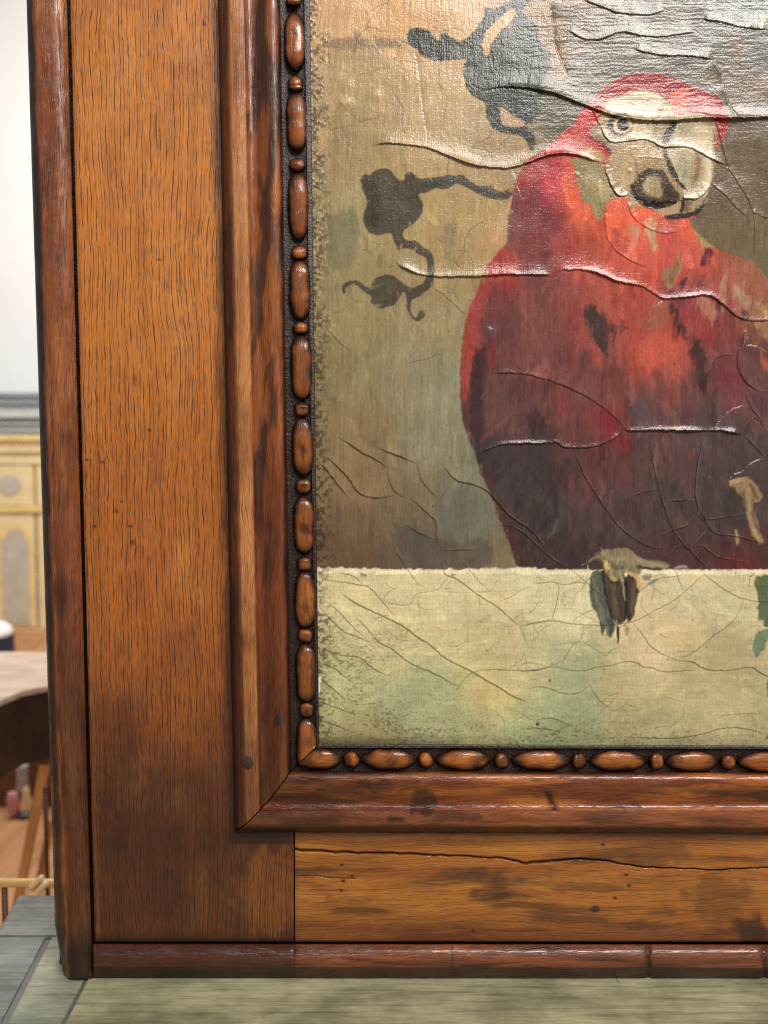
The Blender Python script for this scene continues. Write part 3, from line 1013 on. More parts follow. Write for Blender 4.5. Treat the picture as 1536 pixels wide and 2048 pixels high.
def dabs(n, box, size, ang, amp, seed, mask=None):
    """short overlapping brush strokes that take their colour from the paint under them"""
    rng = np.random.RandomState(seed)
    for _ in range(n):
        cx = rng.uniform(box[0], box[2]); cy = rng.uniform(box[1], box[3])
        i = min(np.searchsorted(ys, cy), NR - 1); j = min(np.searchsorted(xs, cx), NC - 1)
        a = ang(cx, cy) + rng.normal(0, .28)
        ln = size * rng.uniform(.6, 1.7); wd = size * rng.uniform(.16, .34)
        sl = sub((cx - ln, cy - ln), (cx + ln, cy + ln), 1)
        X = GX[sl] - cx; Y = GY[sl] - cy
        if X.size == 0:
            continue
        u = (X * math.cos(a) + Y * math.sin(a)) / ln; v = (-X * math.sin(a) + Y * math.cos(a)) / wd
        v = v + JX[sl] * .5; 
        m_ = (1 - smooth(.55, 1.0, np.abs(u) + .25 * JY[sl])) * (1 - smooth(.6, 1.0, np.abs(v)))
        if mask is not None:
            m_ = m_ * mask[sl]
        bristle = 0.6 + 0.8 * vnoise(v * 4 + cx, u * 1.5, 1.0, 1.0, 77)
        c = paint[i, j] * (1 + rng.normal(0, amp)) * (1 + rng.normal(0, amp * .35, 3))
        paint[sl] = mixc(paint[sl], np.clip(c, 0.003, .85), np.clip(m_ * bristle * rng.uniform(.35, .8), 0, 1))
        relief[sl] += m_ * (np.abs(v) > .5) * 0.00003


dabs(900, (625, 0, 1020, 1135), 22, lambda x, y: 1.57 + .25 * math.sin(x / 70.0), .10, 11)
dabs(420, (1060, 0, 1540, 250), 24, lambda x, y: .15 * math.sin(y / 30.0), .12, 12)
dabs(260, (1380, 230, 1540, 540), 18, lambda x, y: 1.57, .10, 13)
# vine, upper branch and big leaf
VINE = (62, 64, 58)
layer('A', [(628, 190), (650, 165), (700, 158), (750, 175), (790, 215), (815, 240), (820, 205), (845, 188), (885, 215), (920, 245), (985, 222), (1030, 170), (1065, 115),
            (1085, 90), (1078, 60), (1095, 42), (1150, 50), (1230, 5), (1300, -60), (1400, -90), (1430, -60), (1330, 20), (1300, 78), (1345, 105), (1390, 150), (1400, 180), (1400, 235), (1460, 290), (1471, 330),
            (1471, 390), (1430, 470), (1425, 540), (1410, 620), (1390, 690), (1345, 715), (1320, 742), (1360, 790), (1372, 860), (1350, 892), (1335, 850), (1310, 800), (1240, 790), (1200, 780),
            (1130, 760), (1090, 690), (1085, 600), (1030, 575), (985, 540), (960, 470), (955, 380), (975, 350), (930, 350), (850, 360), (760, 355), (710, 330), (690, 295), (650, 275), (628, 230)],
      VINE, 2.0, 1, 2.5, .16)
layer('A', [(1062, 250), (1085, 190), (1150, 120), (1230, 55), (1262, 60), (1250, 120), (1180, 170), (1150, 210), (1112, 270), (1104, 330), (1085, 330), (1066, 290)], (184, 152, 112), 2, 1, 2.0)
layer('A', [(1168, 612), (1230, 668), (1310, 702), (1322, 738), (1240, 748), (1190, 730), (1172, 690)], (170, 138, 110), 2, 1, 2)
layer('A', [(1000, 230), (1060, 210), (1060, 300), (1040, 350), (1000, 340)], (74, 84, 72), 6, .7, 3)
layer('A', [(1180, 190), (1300, 120), (1390, 220), (1440, 320), (1300, 330), (1180, 300)], (68, 74, 64), 8, .7, 4)
layer('A', [(1090, 530), (1250, 520), (1420, 545), (1390, 660), (1300, 680), (1180, 590)], (46, 46, 44), 5, .7, 3)
layer('B', [(0, 735), (60, 740), (100, 790), (100, 870), (70, 890), (60, 830), (20, 800)], VINE, 2, 1, 2)
layer('B', [(0, 820), (40, 810), (70, 880), (40, 920), (0, 940)], (178, 146, 112), 3, .8, 2)
# lower branch, two leaves, tendrils
layer('A', [(360, 1030), (380, 1015), (410, 1030), (430, 1000), (480, 985), (530, 990), (560, 1040), (595, 1060), (615, 1040), (620, 1010), (650, 1000), (675, 1020), (680, 1045), (740, 1040),
            (800, 1035), (850, 1020), (900, 1030), (940, 1015), (980, 1050), (1040, 1085), (1080, 1090), (1120, 1080), (1150, 1120), (1200, 1120), (1250, 1095), (1245, 1150), (1190, 1175), (1120, 1165),
            (1050, 1145), (1000, 1110), (960, 1090), (920, 1070), (880, 1100), (840, 1110), (780, 1100), (740, 1130), (690, 1130), (715, 1170), (725, 1210), (700, 1280), (640, 1330), (600, 1345),
            (605, 1400), (680, 1410), (720, 1445), (770, 1470), (790, 1530), (785, 1620), (770, 1680), (700, 1740), (655, 1750), (642, 1810), (670, 1862), (690, 1852), (700, 1820), (725, 1815),
            (735, 1840), (710, 1872), (680, 1887), (645, 1855), (620, 1800), (625, 1730), (600, 1700), (585, 1750), (540, 1790), (470, 1810), (440, 1790), (415, 1770), (420, 1735), (380, 1712), (340, 1675),
            (300, 1660), (268, 1682), (262, 1720), (250, 1722), (243, 1690), (260, 1653), (300, 1640), (350, 1645), (390, 1675), (425, 1690), (420, 1650), (450, 1620), (510, 1605), (550, 1610), (590, 1650),
            (650, 1690), (720, 1660), (745, 1610), (750, 1530), (730, 1500), (690, 1490), (660, 1460), (600, 1450), (570, 1470), (555, 1420), (540, 1370), (520, 1365), (460, 1385), (400, 1360),
            (370, 1310), (368, 1240), (400, 1190), (370, 1130), (355, 1070)], (74, 68, 58), 1.8, .97, 2.2, .16)
layer('A', [(370, 1040), (465, 1080), (465, 1330), (390, 1330), (380, 1230), (410, 1190), (375, 1120)], (56, 50, 42), 4, .7, 2)
layer('A', [(700, 1060), (880, 1040), (1000, 1080), (1150, 1130), (1100, 1150), (950, 1070), (720, 1110)], (58, 62, 56), 4, .7, 2)
layer('A', [(430, 1640), (520, 1620), (570, 1660), (540, 1740), (470, 1770), (430, 1740)], (82, 76, 56), 5, .7, 2)
layer('A', [(560, 1490), (640, 1475), (700, 1510), (720, 1570), (640, 1590), (580, 1560)], (146, 138, 108), 6, .6, 3)

_dk = (paint.mean(-1) < .075) * (GX < 1115) * (GY < 650) * 1.0
dabs(420, (715, 0, 1110, 645), 13, lambda x, y: .8 + math.sin(x / 25.0) * .9, .36, 31, _dk)
# ---- the parrot
OUT = np.vstack([T('B', [(430, 590), (480, 530), (560, 470), (640, 440), (760, 428), (860, 440), (950, 470), (1040, 510), (1110, 550), (1170, 560), (1210, 620), (1228, 700), (1222, 780), (1190, 830), (1150, 900),
                         (1120, 1120), (1050, 1250), (1000, 1290), (1070, 1420), (1130, 1450), (1190, 1470), (1280, 1500), (1350, 1530), (1420, 1580), (1463, 1640)]),
                 np.array([(1620, 640), (1700, 800), (1720, 1000), (1650, 1139)]),
                 np.array([(1036, 1139)]),
                 T('C', [(1310, 1560), (1270, 1450), (1220, 1330), (1190, 1250), (1150, 1150), (1110, 1060), (1075, 950), (1030, 850), (1000, 740), (985, 600), (985, 450), (1000, 250), (1010, 150), (1040, 50)]),
                 T('A', [(1020, 1750), (1060, 1640), (1100, 1550), (1160, 1470), (1190, 1450), (1215, 1400), (1215, 1280), (1240, 1160), (1260, 1060), (1300, 980)]),
                 T('B', [(60, 930), (150, 870), (250, 790), (330, 720), (380, 640)])])
layer('P', [tuple(p) for p in OUT], body, 2.2, 1, 2.2, rnd=0)
inbody = np.zeros(GX.shape)
_sl = sub(OUT.min(0), OUT.max(0), 2)
inbody[_sl] = smooth(0, 4, sdist(OUT, GX[_sl] + JX[_sl] * 2.2, GY[_sl] + JY[_sl] * 2.2))
# left wing edge
layer('A', [(1050, 1640), (1100, 1640), (1075, 1760), (1050, 1850), (1010, 1930), (1000, 2048), (958, 2048), (975, 1850)], (150, 62, 52), 10.0, 0.59, 6, .15)
layer('A', [(1160, 1470), (1195, 1450), (1220, 1500), (1200, 1600), (1100, 1610), (1070, 1640), (1100, 1550)], (150, 54, 48), 12.0, 0.51, 6, .15)
layer('A', [(1105, 1670), (1170, 1650), (1240, 1680), (1250, 1800), (1220, 1950), (1180, 2080), (1060, 2080), (1080, 1900), (1075, 1780)], (84, 50, 54), 16.0, 0.68, 7, .12)
layer('C', [(1040, 60), (1080, 100), (1100, 250), (1070, 350), (1050, 480), (1030, 600), (1000, 640), (986, 500), (1000, 250)], (158, 64, 54), 4, .85, 4, .18)
layer('C', [(1085, 240), (1150, 300), (1150, 420), (1120, 560), (1140, 700), (1130, 800), (1090, 900), (1040, 800), (1040, 600), (1050, 450)], (62, 42, 45), 5, .9, 4, .16)
layer('C', [(1130, 300), (1220, 290), (1210, 380), (1150, 430)], (130, 50, 48), 5, .6, 3)
layer('C', [(1080, 950), (1130, 1000), (1200, 1150), (1280, 1300), (1330, 1430), (1370, 1550), (1420, 1640), (1340, 1640), (1250, 1400), (1150, 1150)], (78, 40, 38), 10.0, 0.59, 6, .2)
layer('C', [(1130, 120), (1210, 140), (1200, 230), (1160, 230)], (90, 78, 80), 6, .5, 3)
layer('A', [(1300, 60), (1330, 60), (1330, 62)], (1, 1, 1), 1, 0)
layer('A', [(1270, 0), (1280, 0), (1280, 2)], (1, 1, 1), 1, 0)
layer('C', [(1270, 0), (1330, 0), (1320, 250), (1290, 420), (1250, 300)], (96, 52, 52), 8, .5, 4)
layer('C', [(1280, 450), (1420, 450), (1400, 600), (1310, 700), (1280, 560)], (78, 50, 54), 9, .55, 5)
# neck and throat
layer('B', [(150, 1000), (240, 930), (340, 930), (330, 1000), (260, 1060), (190, 1090)], (196, 46, 62), 7, .45, 5, .15)
layer('B', [(240, 910), (340, 905), (345, 1050), (360, 1150), (300, 1180), (250, 1120), (280, 1000)], (224, 84, 46), 6, .75, 5, .16)
layer('B', [(200, 1130), (260, 1180), (290, 1300), (260, 1400), (200, 1380), (170, 1240)], (112, 46, 58), 8, .6, 5)
layer('B', [(0, 1060), (140, 1080), (200, 1250), (210, 1400), (180, 1560), (0, 1580)], (116, 50, 54), 12, .5, 6)
layer('B', [(300, 920), (420, 925), (515, 960), (520, 1000), (545, 1080), (575, 1125), (600, 1150), (560, 1165), (515, 1185), (505, 1230), (490, 1290), (470, 1285), (440, 1230), (425, 1195), (385, 1195), (362, 1120), (345, 1050), (330, 990)],
      (156, 130, 84), 2.5, 1, 3, .14)
dabs(60, (1150, 315, 1240, 440), 9, lambda x, y: 1.2, .2, 51)
layer('B', [(480, 1060), (560, 1120), (520, 1170), (480, 1190), (470, 1120)], (184, 156, 104), 3, .7, 3)
layer('H', [(10, 1010), (50, 1000), (110, 1010), (130, 1120), (160, 1200), (240, 1215), (270, 1260), (260, 1350), (200, 1365), (120, 1320), (40, 1180)], (236, 92, 46), 4, .8, 3, .14, imp=.00006)
layer('H', [(395, 1215), (440, 1185), (500, 1175), (530, 1215), (600, 1250), (640, 1270), (690, 1245), (770, 1255), (850, 1320), (900, 1370), (860, 1420), (760, 1390), (640, 1400), (560, 1420), (470, 1440), (390, 1400)],
      (246, 96, 52), 3, .95, 3, .12, imp=.00008)
layer('H', [(1030, 1370), (1080, 1360), (1120, 1420), (1170, 1530), (1060, 1560), (1010, 1460)], (240, 88, 52), 4, .85, 3, .12)
layer('B', [(640, 1310), (680, 1310), (740, 1370), (740, 1390), (690, 1380), (650, 1370)], (196, 132, 92), 3, .8, 3)
layer('B', [(740, 1290), (790, 1285), (820, 1330), (800, 1400), (830, 1440), (790, 1480), (780, 1440), (750, 1350)], (204, 152, 106), 2, .9, 3, .14, imp=.00008)
layer('B', [(820, 1310), (900, 1310), (930, 1350), (880, 1370), (830, 1360)], (214, 110, 90), 3, .8, 3)
layer('B', [(930, 1490), (960, 1500), (950, 1590), (900, 1680), (870, 1690), (890, 1620), (840, 1640), (840, 1580), (900, 1560)], (152, 116, 76), 2.5, .9, 3)
layer('B', [(390, 1400), (440, 1400), (500, 1430), (490, 1540), (420, 1530), (380, 1460)], (160, 78, 56), 6, .6, 4)
layer('B', [(1070, 1440), (1140, 1460), (1150, 1500), (1100, 1560), (1068, 1560)], (84, 42, 54), 2.5, .95, 3)
layer('B', [(1018, 1330), (1060, 1370), (1130, 1430), (1150, 1455), (1075, 1440)], (160, 134, 86), 2.5, .9, 3)
layer('B', [(880, 1710), (940, 1650), (1000, 1610), (970, 1680), (930, 1712)], (74, 40, 46), 2.5, .95, 2)
# feathers of the shoulder
layer('J', [(680, 160), (860, 180), (1040, 215), (1160, 300), (1250, 440), (1200, 470), (1000, 430), (900, 300), (760, 230)], (150, 92, 62), 5, .7, 4, .14)
layer('J', [(880, 480), (960, 500), (1040, 600), (1110, 700), (1080, 740), (1000, 690), (930, 600)], (184, 138, 98), 3, .85, 3, .14)
layer('J', [(1130, 650), (1200, 690), (1272, 760), (1272, 830), (1190, 760)], (206, 160, 106), 3, .85, 3)
layer('J', [(740, 470), (800, 440), (815, 510), (780, 550)], (176, 130, 92), 3, .75, 3)
layer('J', [(980, 760), (1040, 740), (1080, 830), (1050, 860), (1000, 850)], (56, 44, 54), 3, .9, 2)
layer('J', [(500, 600), (600, 590), (640, 650), (720, 760), (740, 860), (660, 870), (580, 760), (520, 670)], (196, 120, 92), 4, .7, 4, .2, imp=.00006)
layer('J', [(700, 640), (780, 620), (820, 770), (760, 780), (710, 720)], (76, 48, 40), 5, .8, 3)
layer('J', [(1110, 880), (1272, 880), (1272, 1100), (1190, 1010), (1150, 950)], (168, 122, 80), 4, .85, 3, .15)
layer('J', [(1030, 900), (1110, 890), (1190, 1060), (1190, 1110), (1100, 1080), (1040, 980)], (88, 66, 58), 4, .8, 3)
layer('J', [(650, 880), (760, 900), (860, 1000), (840, 1140), (720, 1180), (600, 1080)], (96, 54, 52), 9, .55, 5)
layer('J', [(950, 1160), (1080, 1140), (1272, 1260), (1272, 1620), (1150, 1580), (1020, 1480), (960, 1340)], (92, 62, 62), 4, .7, 3)
layer('J', [(1180, 1290), (1272, 1290), (1272, 1400), (1220, 1350)], (198, 88, 60), 5, .7, 3)
layer('J', [(1030, 1600), (1200, 1640), (1272, 1660), (1272, 1950), (1180, 1880), (1060, 1740)], (84, 54, 62), 5, .7, 3)
layer('J', [(660, 1280), (780, 1260), (900, 1250), (960, 1420), (1020, 1620), (900, 1740), (780, 1640), (660, 1480)], (112, 50, 60), 9, .6, 4)
# chest shadows and lights
layer('D', [(440, 10), (480, 60), (520, 110), (600, 160), (690, 155), (690, 175), (600, 205), (560, 215), (555, 280), (545, 370), (535, 370), (510, 300), (460, 230), (420, 160), (400, 80)], (62, 50, 48), 3, .95, 4, .12)
layer('D', [(860, -10), (915, 0), (930, 190), (870, 195), (760, 170), (800, 110)], (138, 88, 62), 8.0, 0.79, 6)
layer('D', [(920, 20), (980, 40), (1010, 150), (1080, 230), (1150, 300), (1200, 360), (1180, 460), (1150, 560), (1100, 560), (1090, 460), (1060, 350), (1020, 250), (970, 180), (935, 100)], (64, 42, 44), 4, .9, 4, .14)
layer('D', [(390, 200), (440, 230), (500, 330), (530, 400), (510, 420), (470, 350), (410, 280)], (192, 72, 56), 9.5, 0.70, 7)
layer('D', [(300, 60), (380, 90), (440, 200), (400, 220), (330, 140)], (150, 66, 56), 11.0, 0.62, 7)
layer('D', [(700, 270), (760, 220), (900, 200), (1010, 240), (1050, 330), (1050, 420), (960, 470), (860, 440), (790, 400), (740, 330)], (208, 84, 56), 15.5, 0.66, 9, .12)
layer('D', [(1000, 60), (1090, 60), (1200, 120), (1240, 240), (1180, 290), (1080, 200)], (146, 54, 52), 12.5, 0.62, 7)
layer('D', [(670, 620), (760, 620), (840, 680), (850, 780), (700, 780)], (80, 66, 72), 14.0, 0.62, 8)
layer('D', [(100, 500), (180, 520), (170, 600), (110, 580)], (62, 48, 50), 14.0, 0.53, 8)
layer('D', [(220, 540), (330, 600), (320, 700), (240, 690)], (130, 56, 54), 15.5, 0.53, 8)
layer('D', [(500, 660), (600, 730), (630, 790), (560, 850), (480, 880), (520, 780)], (124, 30, 38), 14.0, 0.62, 7)
layer('D', [(620, 840), (680, 850), (690, 920), (640, 940), (610, 900)], (138, 34, 40), 12.5, 0.62, 7)
layer('D', [(170, 920), (250, 920), (330, 1060), (380, 1180), (350, 1200), (240, 1060)], (96, 56, 54), 12.5, 0.44, 8, .2)
layer('D', [(1390, 1520), (1500, 1600), (1500, 1650), (1200, 1650), (1230, 1600)], (100, 38, 40), 8.0, 0.70, 7)
layer('D', [(1060, 920), (1080, 930), (1080, 960), (1050, 970), (1040, 940)], (140, 50, 54), 8.0, 0.62, 6)


dabs(1700, (930, 330, 1540, 1135), 17, lambda x, y: 1.57 + (1150 - x) / 500.0 * (.6 if y > 700 else -.35), .10, 14, inbody)
_l = paint.mean(-1, keepdims=True)
paint = mixc(paint, (paint * .93 + _l * .07) * np.array([1.0, .93, .93]), inbody * (1 - .85 * smooth(.10, .2, _l[..., 0])))
_hi = smooth(.10, .2, paint.mean(-1)) * inbody
paint = mixc(paint, (paint * .92 + paint.mean(-1, keepdims=True) * .08) * np.array([.80, .92, 1.0]), _hi)
dabs(1400, (930, 330, 1540, 1135), 9, lambda x, y: 1.57 + (1150 - x) / 500.0 * (.6 if y > 700 else -.35), .13, 24, inbody)
_rf = np.random.RandomState(9)
for _ in range(150):
    cx = _rf.uniform(1010, 1500); cy = _rf.uniform(420, 1080)
    i_ = np.searchsorted(ys, cy); j_ = np.searchsorted(xs, cx)
    if inbody[i_, j_] < .5:
        continue
    a_ = 1.57 + (1180 - cx) / 420.0 * (.7 if cy > 650 else .1) + _rf.normal(0, .15)
    ln_ = _rf.uniform(26, 60)
    c_ = paint[i_, j_] * _rf.choice([.55, .7, 1.3, 1.5]) * (1 + _rf.normal(0, .06, 3))
    c_ = np.clip(c_, .004, .6)
    srgb = tuple(float(v) for v in np.where(c_ <= .0031308, c_ * 12.92, 1.055 * c_ ** (1 / 2.4) - .055) * 255)
    stroke('P', [(cx, cy), (cx + math.cos(a_) * ln_ * .5 + _rf.uniform(-4, 4), cy + math.sin(a_) * ln_ * .5), (cx + math.cos(a_ + .2) * ln_, cy + math.sin(a_ + .2) * ln_)],
           _rf.uniform(6, 14), srgb, 3.0, _rf.uniform(.3, .65), 3.5, .14)
# head: crown, face, beak, eye
layer('B', [(430, 590), (480, 530), (560, 470), (640, 440), (760, 428), (860, 440), (950, 470), (1040, 510), (1110, 550), (1170, 560), (1210, 620), (1226, 700), (1220, 790), (1182, 800), (1175, 720), (1140, 680),
            (1000, 650), (960, 680), (920, 665), (900, 600), (870, 575), (820, 535), (740, 525), (640, 540), (560, 575), (480, 640), (440, 680)], (146, 50, 50), 2, 1, 2.5, .14, imp=.00006)
layer('B', [(380, 630), (440, 640), (480, 690), (425, 770), (410, 800), (480, 830), (540, 860), (562, 890), (530, 905), (480, 880), (430, 870), (360, 905), (320, 925), (250, 905), (130, 905), (250, 790), (330, 720)], (164, 60, 54), 2.5, 1, 3, .16)
layer('B', [(340, 880), (450, 865), (520, 900), (510, 950), (430, 930)], (158, 134, 92), 4, .8, 3)
layer('B', [(430, 775), (460, 740), (485, 690), (505, 630), (560, 580), (640, 545), (730, 528), (800, 535), (860, 570), (905, 620), (915, 680), (1000, 662), (1100, 665), (1160, 720), (1168, 800), (1150, 870),
            (1150, 1000), (1128, 1100), (1092, 1190), (1040, 1255), (960, 1275), (880, 1255), (760, 1215), (690, 1195), (650, 1155), (600, 1150), (550, 1090), (515, 1000), (520, 960), (560, 895), (490, 845), (430, 805)],
      (150, 132, 102), 2, 1, 2, .10, imp=.00005)
layer('B', [(500, 625), (560, 580), (640, 545), (730, 528), (800, 535), (850, 570), (862, 592), (820, 640), (800, 690), (660, 680), (540, 660)], (196, 182, 152), 3, .9, 2, .08)
layer('H', [(610, 510), (740, 520), (800, 540), (790, 640), (700, 660), (610, 640)], (182, 166, 128), 6, .7, 3)
layer('H', [(780, 500), (960, 540), (890, 620), (890, 720), (830, 700), (790, 620)], (146, 122, 88), 6, .7, 3)
layer('B', [(820, 620), (870, 590), (910, 610), (910, 670), (830, 680)], (150, 132, 92), 2.5, .9, 2)
layer('B', [(880, 570), (940, 520), (1000, 530), (990, 620), (960, 675), (920, 660), (905, 610)], (200, 84, 60), 3, .95, 3)
layer('H', [(250, 600), (330, 540), (420, 690), (480, 760), (400, 740), (330, 690), (260, 650)], (136, 118, 86), 4, .8, 3)
# cheek
layer('H', [(400, 880), (470, 760), (600, 720), (720, 700), (860, 760), (900, 860), (800, 900), (680, 980), (600, 1040), (540, 1130), (470, 1110), (410, 980)], (168, 142, 106), 6, .8, 3, .1)
layer('H', [(560, 800), (660, 780), (720, 740), (740, 760), (660, 850), (600, 850)], (190, 168, 134), 6, .6, 3)
# upper beak
layer('H', [(985, 560), (1100, 530), (1220, 540), (1300, 600), (1325, 720), (1315, 900), (1300, 1050), (1240, 1160), (1180, 1190), (1050, 1160), (1020, 1060), (980, 960), (930, 870), (900, 780), (980, 720), (970, 640)], (176, 162, 132), 3, .95, 2, .08)
layer('H', [(1140, 580), (1240, 580), (1300, 640), (1318, 800), (1300, 1000), (1250, 1100), (1230, 900), (1220, 760)], (196, 180, 146), 7, .8, 3)
layer('H', [(990, 800), (1090, 790), (1110, 900), (1100, 1040), (1030, 960)], (134, 124, 92), 8, .8, 3)
layer('H', [(1130, 790), (1210, 790), (1220, 960), (1150, 1100), (1100, 1080)], (132, 106, 64), 9, .8, 3)
layer('H', [(955, 540), (980, 530), (985, 590), (940, 650), (905, 720), (880, 715), (885, 620), (910, 585)], (36, 27, 22), 3, 1, 2)
layer('H', [(885, 755), (910, 760), (930, 850), (960, 900), (970, 960), (1010, 1020), (1080, 1090), (1050, 1110), (990, 1050), (930, 970), (910, 900), (920, 870), (880, 810)], (52, 38, 28), 3, 1, 2)
layer('H', [(1040, 1180), (1180, 1190), (1260, 1160), (1240, 1230), (1160, 1310), (1060, 1340), (1010, 1310), (1040, 1250)], (150, 132, 102), 3, .9, 2)
layer('H', [(1060, 1190), (1130, 1190), (1110, 1280), (1040, 1300)], (96, 78, 62), 5, .8, 2)
# tongue and lower beak
layer('H', [(735, 925), (830, 935), (880, 940), (900, 1000), (950, 1080), (1010, 1130), (1042, 1190), (980, 1220), (880, 1265), (780, 1265), (680, 1225), (610, 1140), (615, 1050), (670, 990)], (78, 62, 46), 3, 1, 2, .12)
layer('H', [(720, 1040), (760, 990), (820, 985), (860, 1030), (870, 1110), (880, 1160), (800, 1175), (720, 1140), (700, 1090)], (152, 136, 102), 4, .95, 2)
layer('H', [(610, 1120), (660, 1150), (740, 1190), (840, 1205), (940, 1200), (1042, 1190), (960, 1240), (860, 1270), (760, 1262), (670, 1222)], (28, 21, 18), 3, 1, 2)
layer('H', [(880, 1060), (960, 1090), (1010, 1140), (1000, 1180), (900, 1180), (880, 1120)], (58, 50, 46), 4, .8, 2)
layer('H', [(700, 940), (740, 920), (745, 950), (690, 1000), (660, 1010)], (190, 160, 124), 2, .8, 2)
layer('H', [(820, 1300), (900, 1260), (1042, 1200), (1030, 1250), (960, 1310), (860, 1330)], (168, 140, 104), 3, .9, 2)
layer('H', [(890, 1340), (980, 1305), (1080, 1310), (1170, 1285), (1230, 1240), (1190, 1310), (1100, 1350), (980, 1362), (920, 1355)], (32, 27, 27), 2.5, .95, 2)
layer('H', [(580, 1180), (640, 1180), (660, 1250), (640, 1290), (590, 1250)], (158, 134, 100), 4, .8, 2)


def ell(crop, cx, cy, rx, ry, col, soft=1.6, alpha=1.0, jit=1.0, a0=0, a1=2 * math.pi):
    t = np.linspace(a0, a1, 28, endpoint=False)
    layer(crop, [(cx + rx * math.cos(a), cy + ry * math.sin(a)) for a in t], col, soft, alpha, jit, .08, 0)


INK = (34, 26, 22)
stroke('H', [(972, 525), (968, 575), (925, 640), (890, 725)], 12, INK)
stroke('H', [(890, 740), (898, 800), (925, 870), (955, 930), (990, 1010), (1050, 1080), (1095, 1125)], 8, (58, 42, 32))
stroke('H', [(925, 880), (965, 930), (985, 990), (1020, 1060)], 9, INK)
stroke('H', [(1320, 640), (1328, 760), (1322, 920), (1300, 1060), (1245, 1190), (1160, 1290)], 5, (104, 86, 62), 1.6, .8)
stroke('H', [(1285, 660), (1298, 780), (1290, 940), (1262, 1060)], 9, (212, 198, 164), 3, .8)
stroke('H', [(612, 1060), (625, 1150), (700, 1225), (800, 1258), (900, 1248), (1000, 1210)], 8, (36, 28, 25))
stroke('H', [(665, 1000), (735, 945), (830, 945), (895, 985), (945, 1060), (1000, 1120)], 10, (60, 48, 38))
stroke('H', [(890, 1345), (990, 1335), (1100, 1320), (1180, 1285), (1235, 1225)], 7, (52, 44, 42))
stroke('H', [(1045, 1190), (1050, 1250), (1025, 1300)], 7, INK)
stroke('H', [(770, 1010), (730, 1060), (720, 1120)], 8, (176, 160, 128), 3, .7)
stroke('H', [(400, 960), (430, 1060), (480, 1150)], 6, (116, 92, 64), 2, .8)
stroke('H', [(350, 1020), (340, 1110), (370, 1190)], 8, (190, 164, 114), 2.5, .8)
stroke('H', [(440, 960), (450, 1040), (500, 1110)], 9, (186, 164, 128), 3, .7)
stroke('H', [(620, 560), (625, 620), (600, 660)], 8, (196, 184, 152), 3, .7)
stroke('H', [(820, 530), (810, 600), (840, 680)], 9, (124, 100, 70), 4, .7)
stroke('H', [(1180, 800), (1190, 920), (1150, 1040)], 9, (112, 90, 56), 4, .7)
stroke('H', [(1060, 840), (1060, 960), (1090, 1060)], 10, (160, 152, 124), 5, .7)
stroke('H', [(250, 660), (330, 680), (390, 740), (450, 800)], 8, (96, 40, 40), 2.5, .9)
stroke('H', [(20, 720), (140, 660), (250, 610)], 10, (176, 70, 56), 4, .7)
_face = inbody * 0
_fp = T('B', [(430, 775), (505, 630), (640, 545), (800, 535), (905, 620), (1100, 665), (1168, 800), (1150, 1000), (1040, 1255), (880, 1255), (690, 1195), (550, 1090), (515, 1000), (560, 895)])
_sl = sub(_fp.min(0), _fp.max(0), 2)
_face[_sl] = smooth(0, 4, sdist(_fp, GX[_sl], GY[_sl]))
layer('H', [(395, 900), (440, 860), (470, 960), (520, 1060), (560, 1130), (500, 1150), (440, 1090)], (132, 108, 76), 6, .7, 3)
layer('H', [(640, 860), (700, 850), (860, 850), (900, 900), (800, 920), (720, 930), (660, 1000)], (140, 112, 80), 6, .7, 3)
layer('H', [(900, 930), (960, 1000), (1040, 1100), (1030, 1150), (960, 1070), (910, 980)], (166, 138, 98), 4, .7, 2)
layer('H', [(1290, 640), (1330, 720), (1325, 900), (1300, 1060), (1285, 900), (1300, 760)], (130, 112, 84), 4, .7, 2)
layer('H', [(1000, 540), (1120, 540), (1180, 590), (1100, 640), (1010, 640)], (134, 122, 90), 7, .7, 3)
dabs(420, (1180, 180, 1435, 430), 8, lambda x, y: 1.4 + (x - 1300) / 300.0, .13, 33, _face)
ell('H', 512, 555, 108, 98, (56, 44, 38), 3, .9, 2)
ell('H', 520, 545, 76, 76, (176, 156, 116), 3, 1, 1.5)
ell('H', 533, 550, 80, 76, (206, 184, 138), 2.2, 1, 1.5)
ell('H', 538, 552, 56, 56, (70, 52, 38), 2, 1, 1)
ell('H', 535, 552, 50, 52, (10, 9, 9), 1.4, 1, 1)
ell('H', 578, 530, 13, 16, (206, 166, 136), 1.6, .9, .5)
ell('H', 540, 520, 14, 8, (150, 118, 84), 1.6, .8, .5)
layer('H', [(430, 500), (470, 465), (540, 455), (600, 470), (600, 490), (540, 478), (480, 500), (450, 560), (460, 620), (520, 640), (480, 650), (430, 600)], (70, 56, 58), 2.5, .8, 2)

# the ledge: pale front edge, feet, green strokes
dabs(900, (625, 1152, 1540, 1490), 24, lambda x, y: .5 * math.sin(x / 90.0 + y / 50.0), .07, 15)
layer('P', [(610, 1134), (800, 1139), (1000, 1138), (1036, 1136), (1200, 1142), (1330, 1141), (1536, 1139), (1800, 1139), (1800, 1148), (1536, 1149), (1400, 1149), (1200, 1152), (1000, 1146), (800, 1148), (610, 1143)],
      (228, 216, 180), 2, .9, 4, .1, 0, imp=.00012)
TAN = (128, 114, 86)
layer('G', [(115, 330), (210, 310), (240, 420), (260, 560), (300, 700), (330, 760), (310, 780), (285, 875), (265, 840), (250, 770), (232, 780), (230, 850), (205, 800), (190, 690), (120, 590)], (88, 90, 76), 2, 1, 2.5, .2, imp=.00008)
layer('G', [(190, 690), (300, 700), (310, 780), (285, 878), (262, 830), (250, 770), (232, 782), (228, 840), (206, 800)], (62, 72, 66), 2.5, .8, 2)
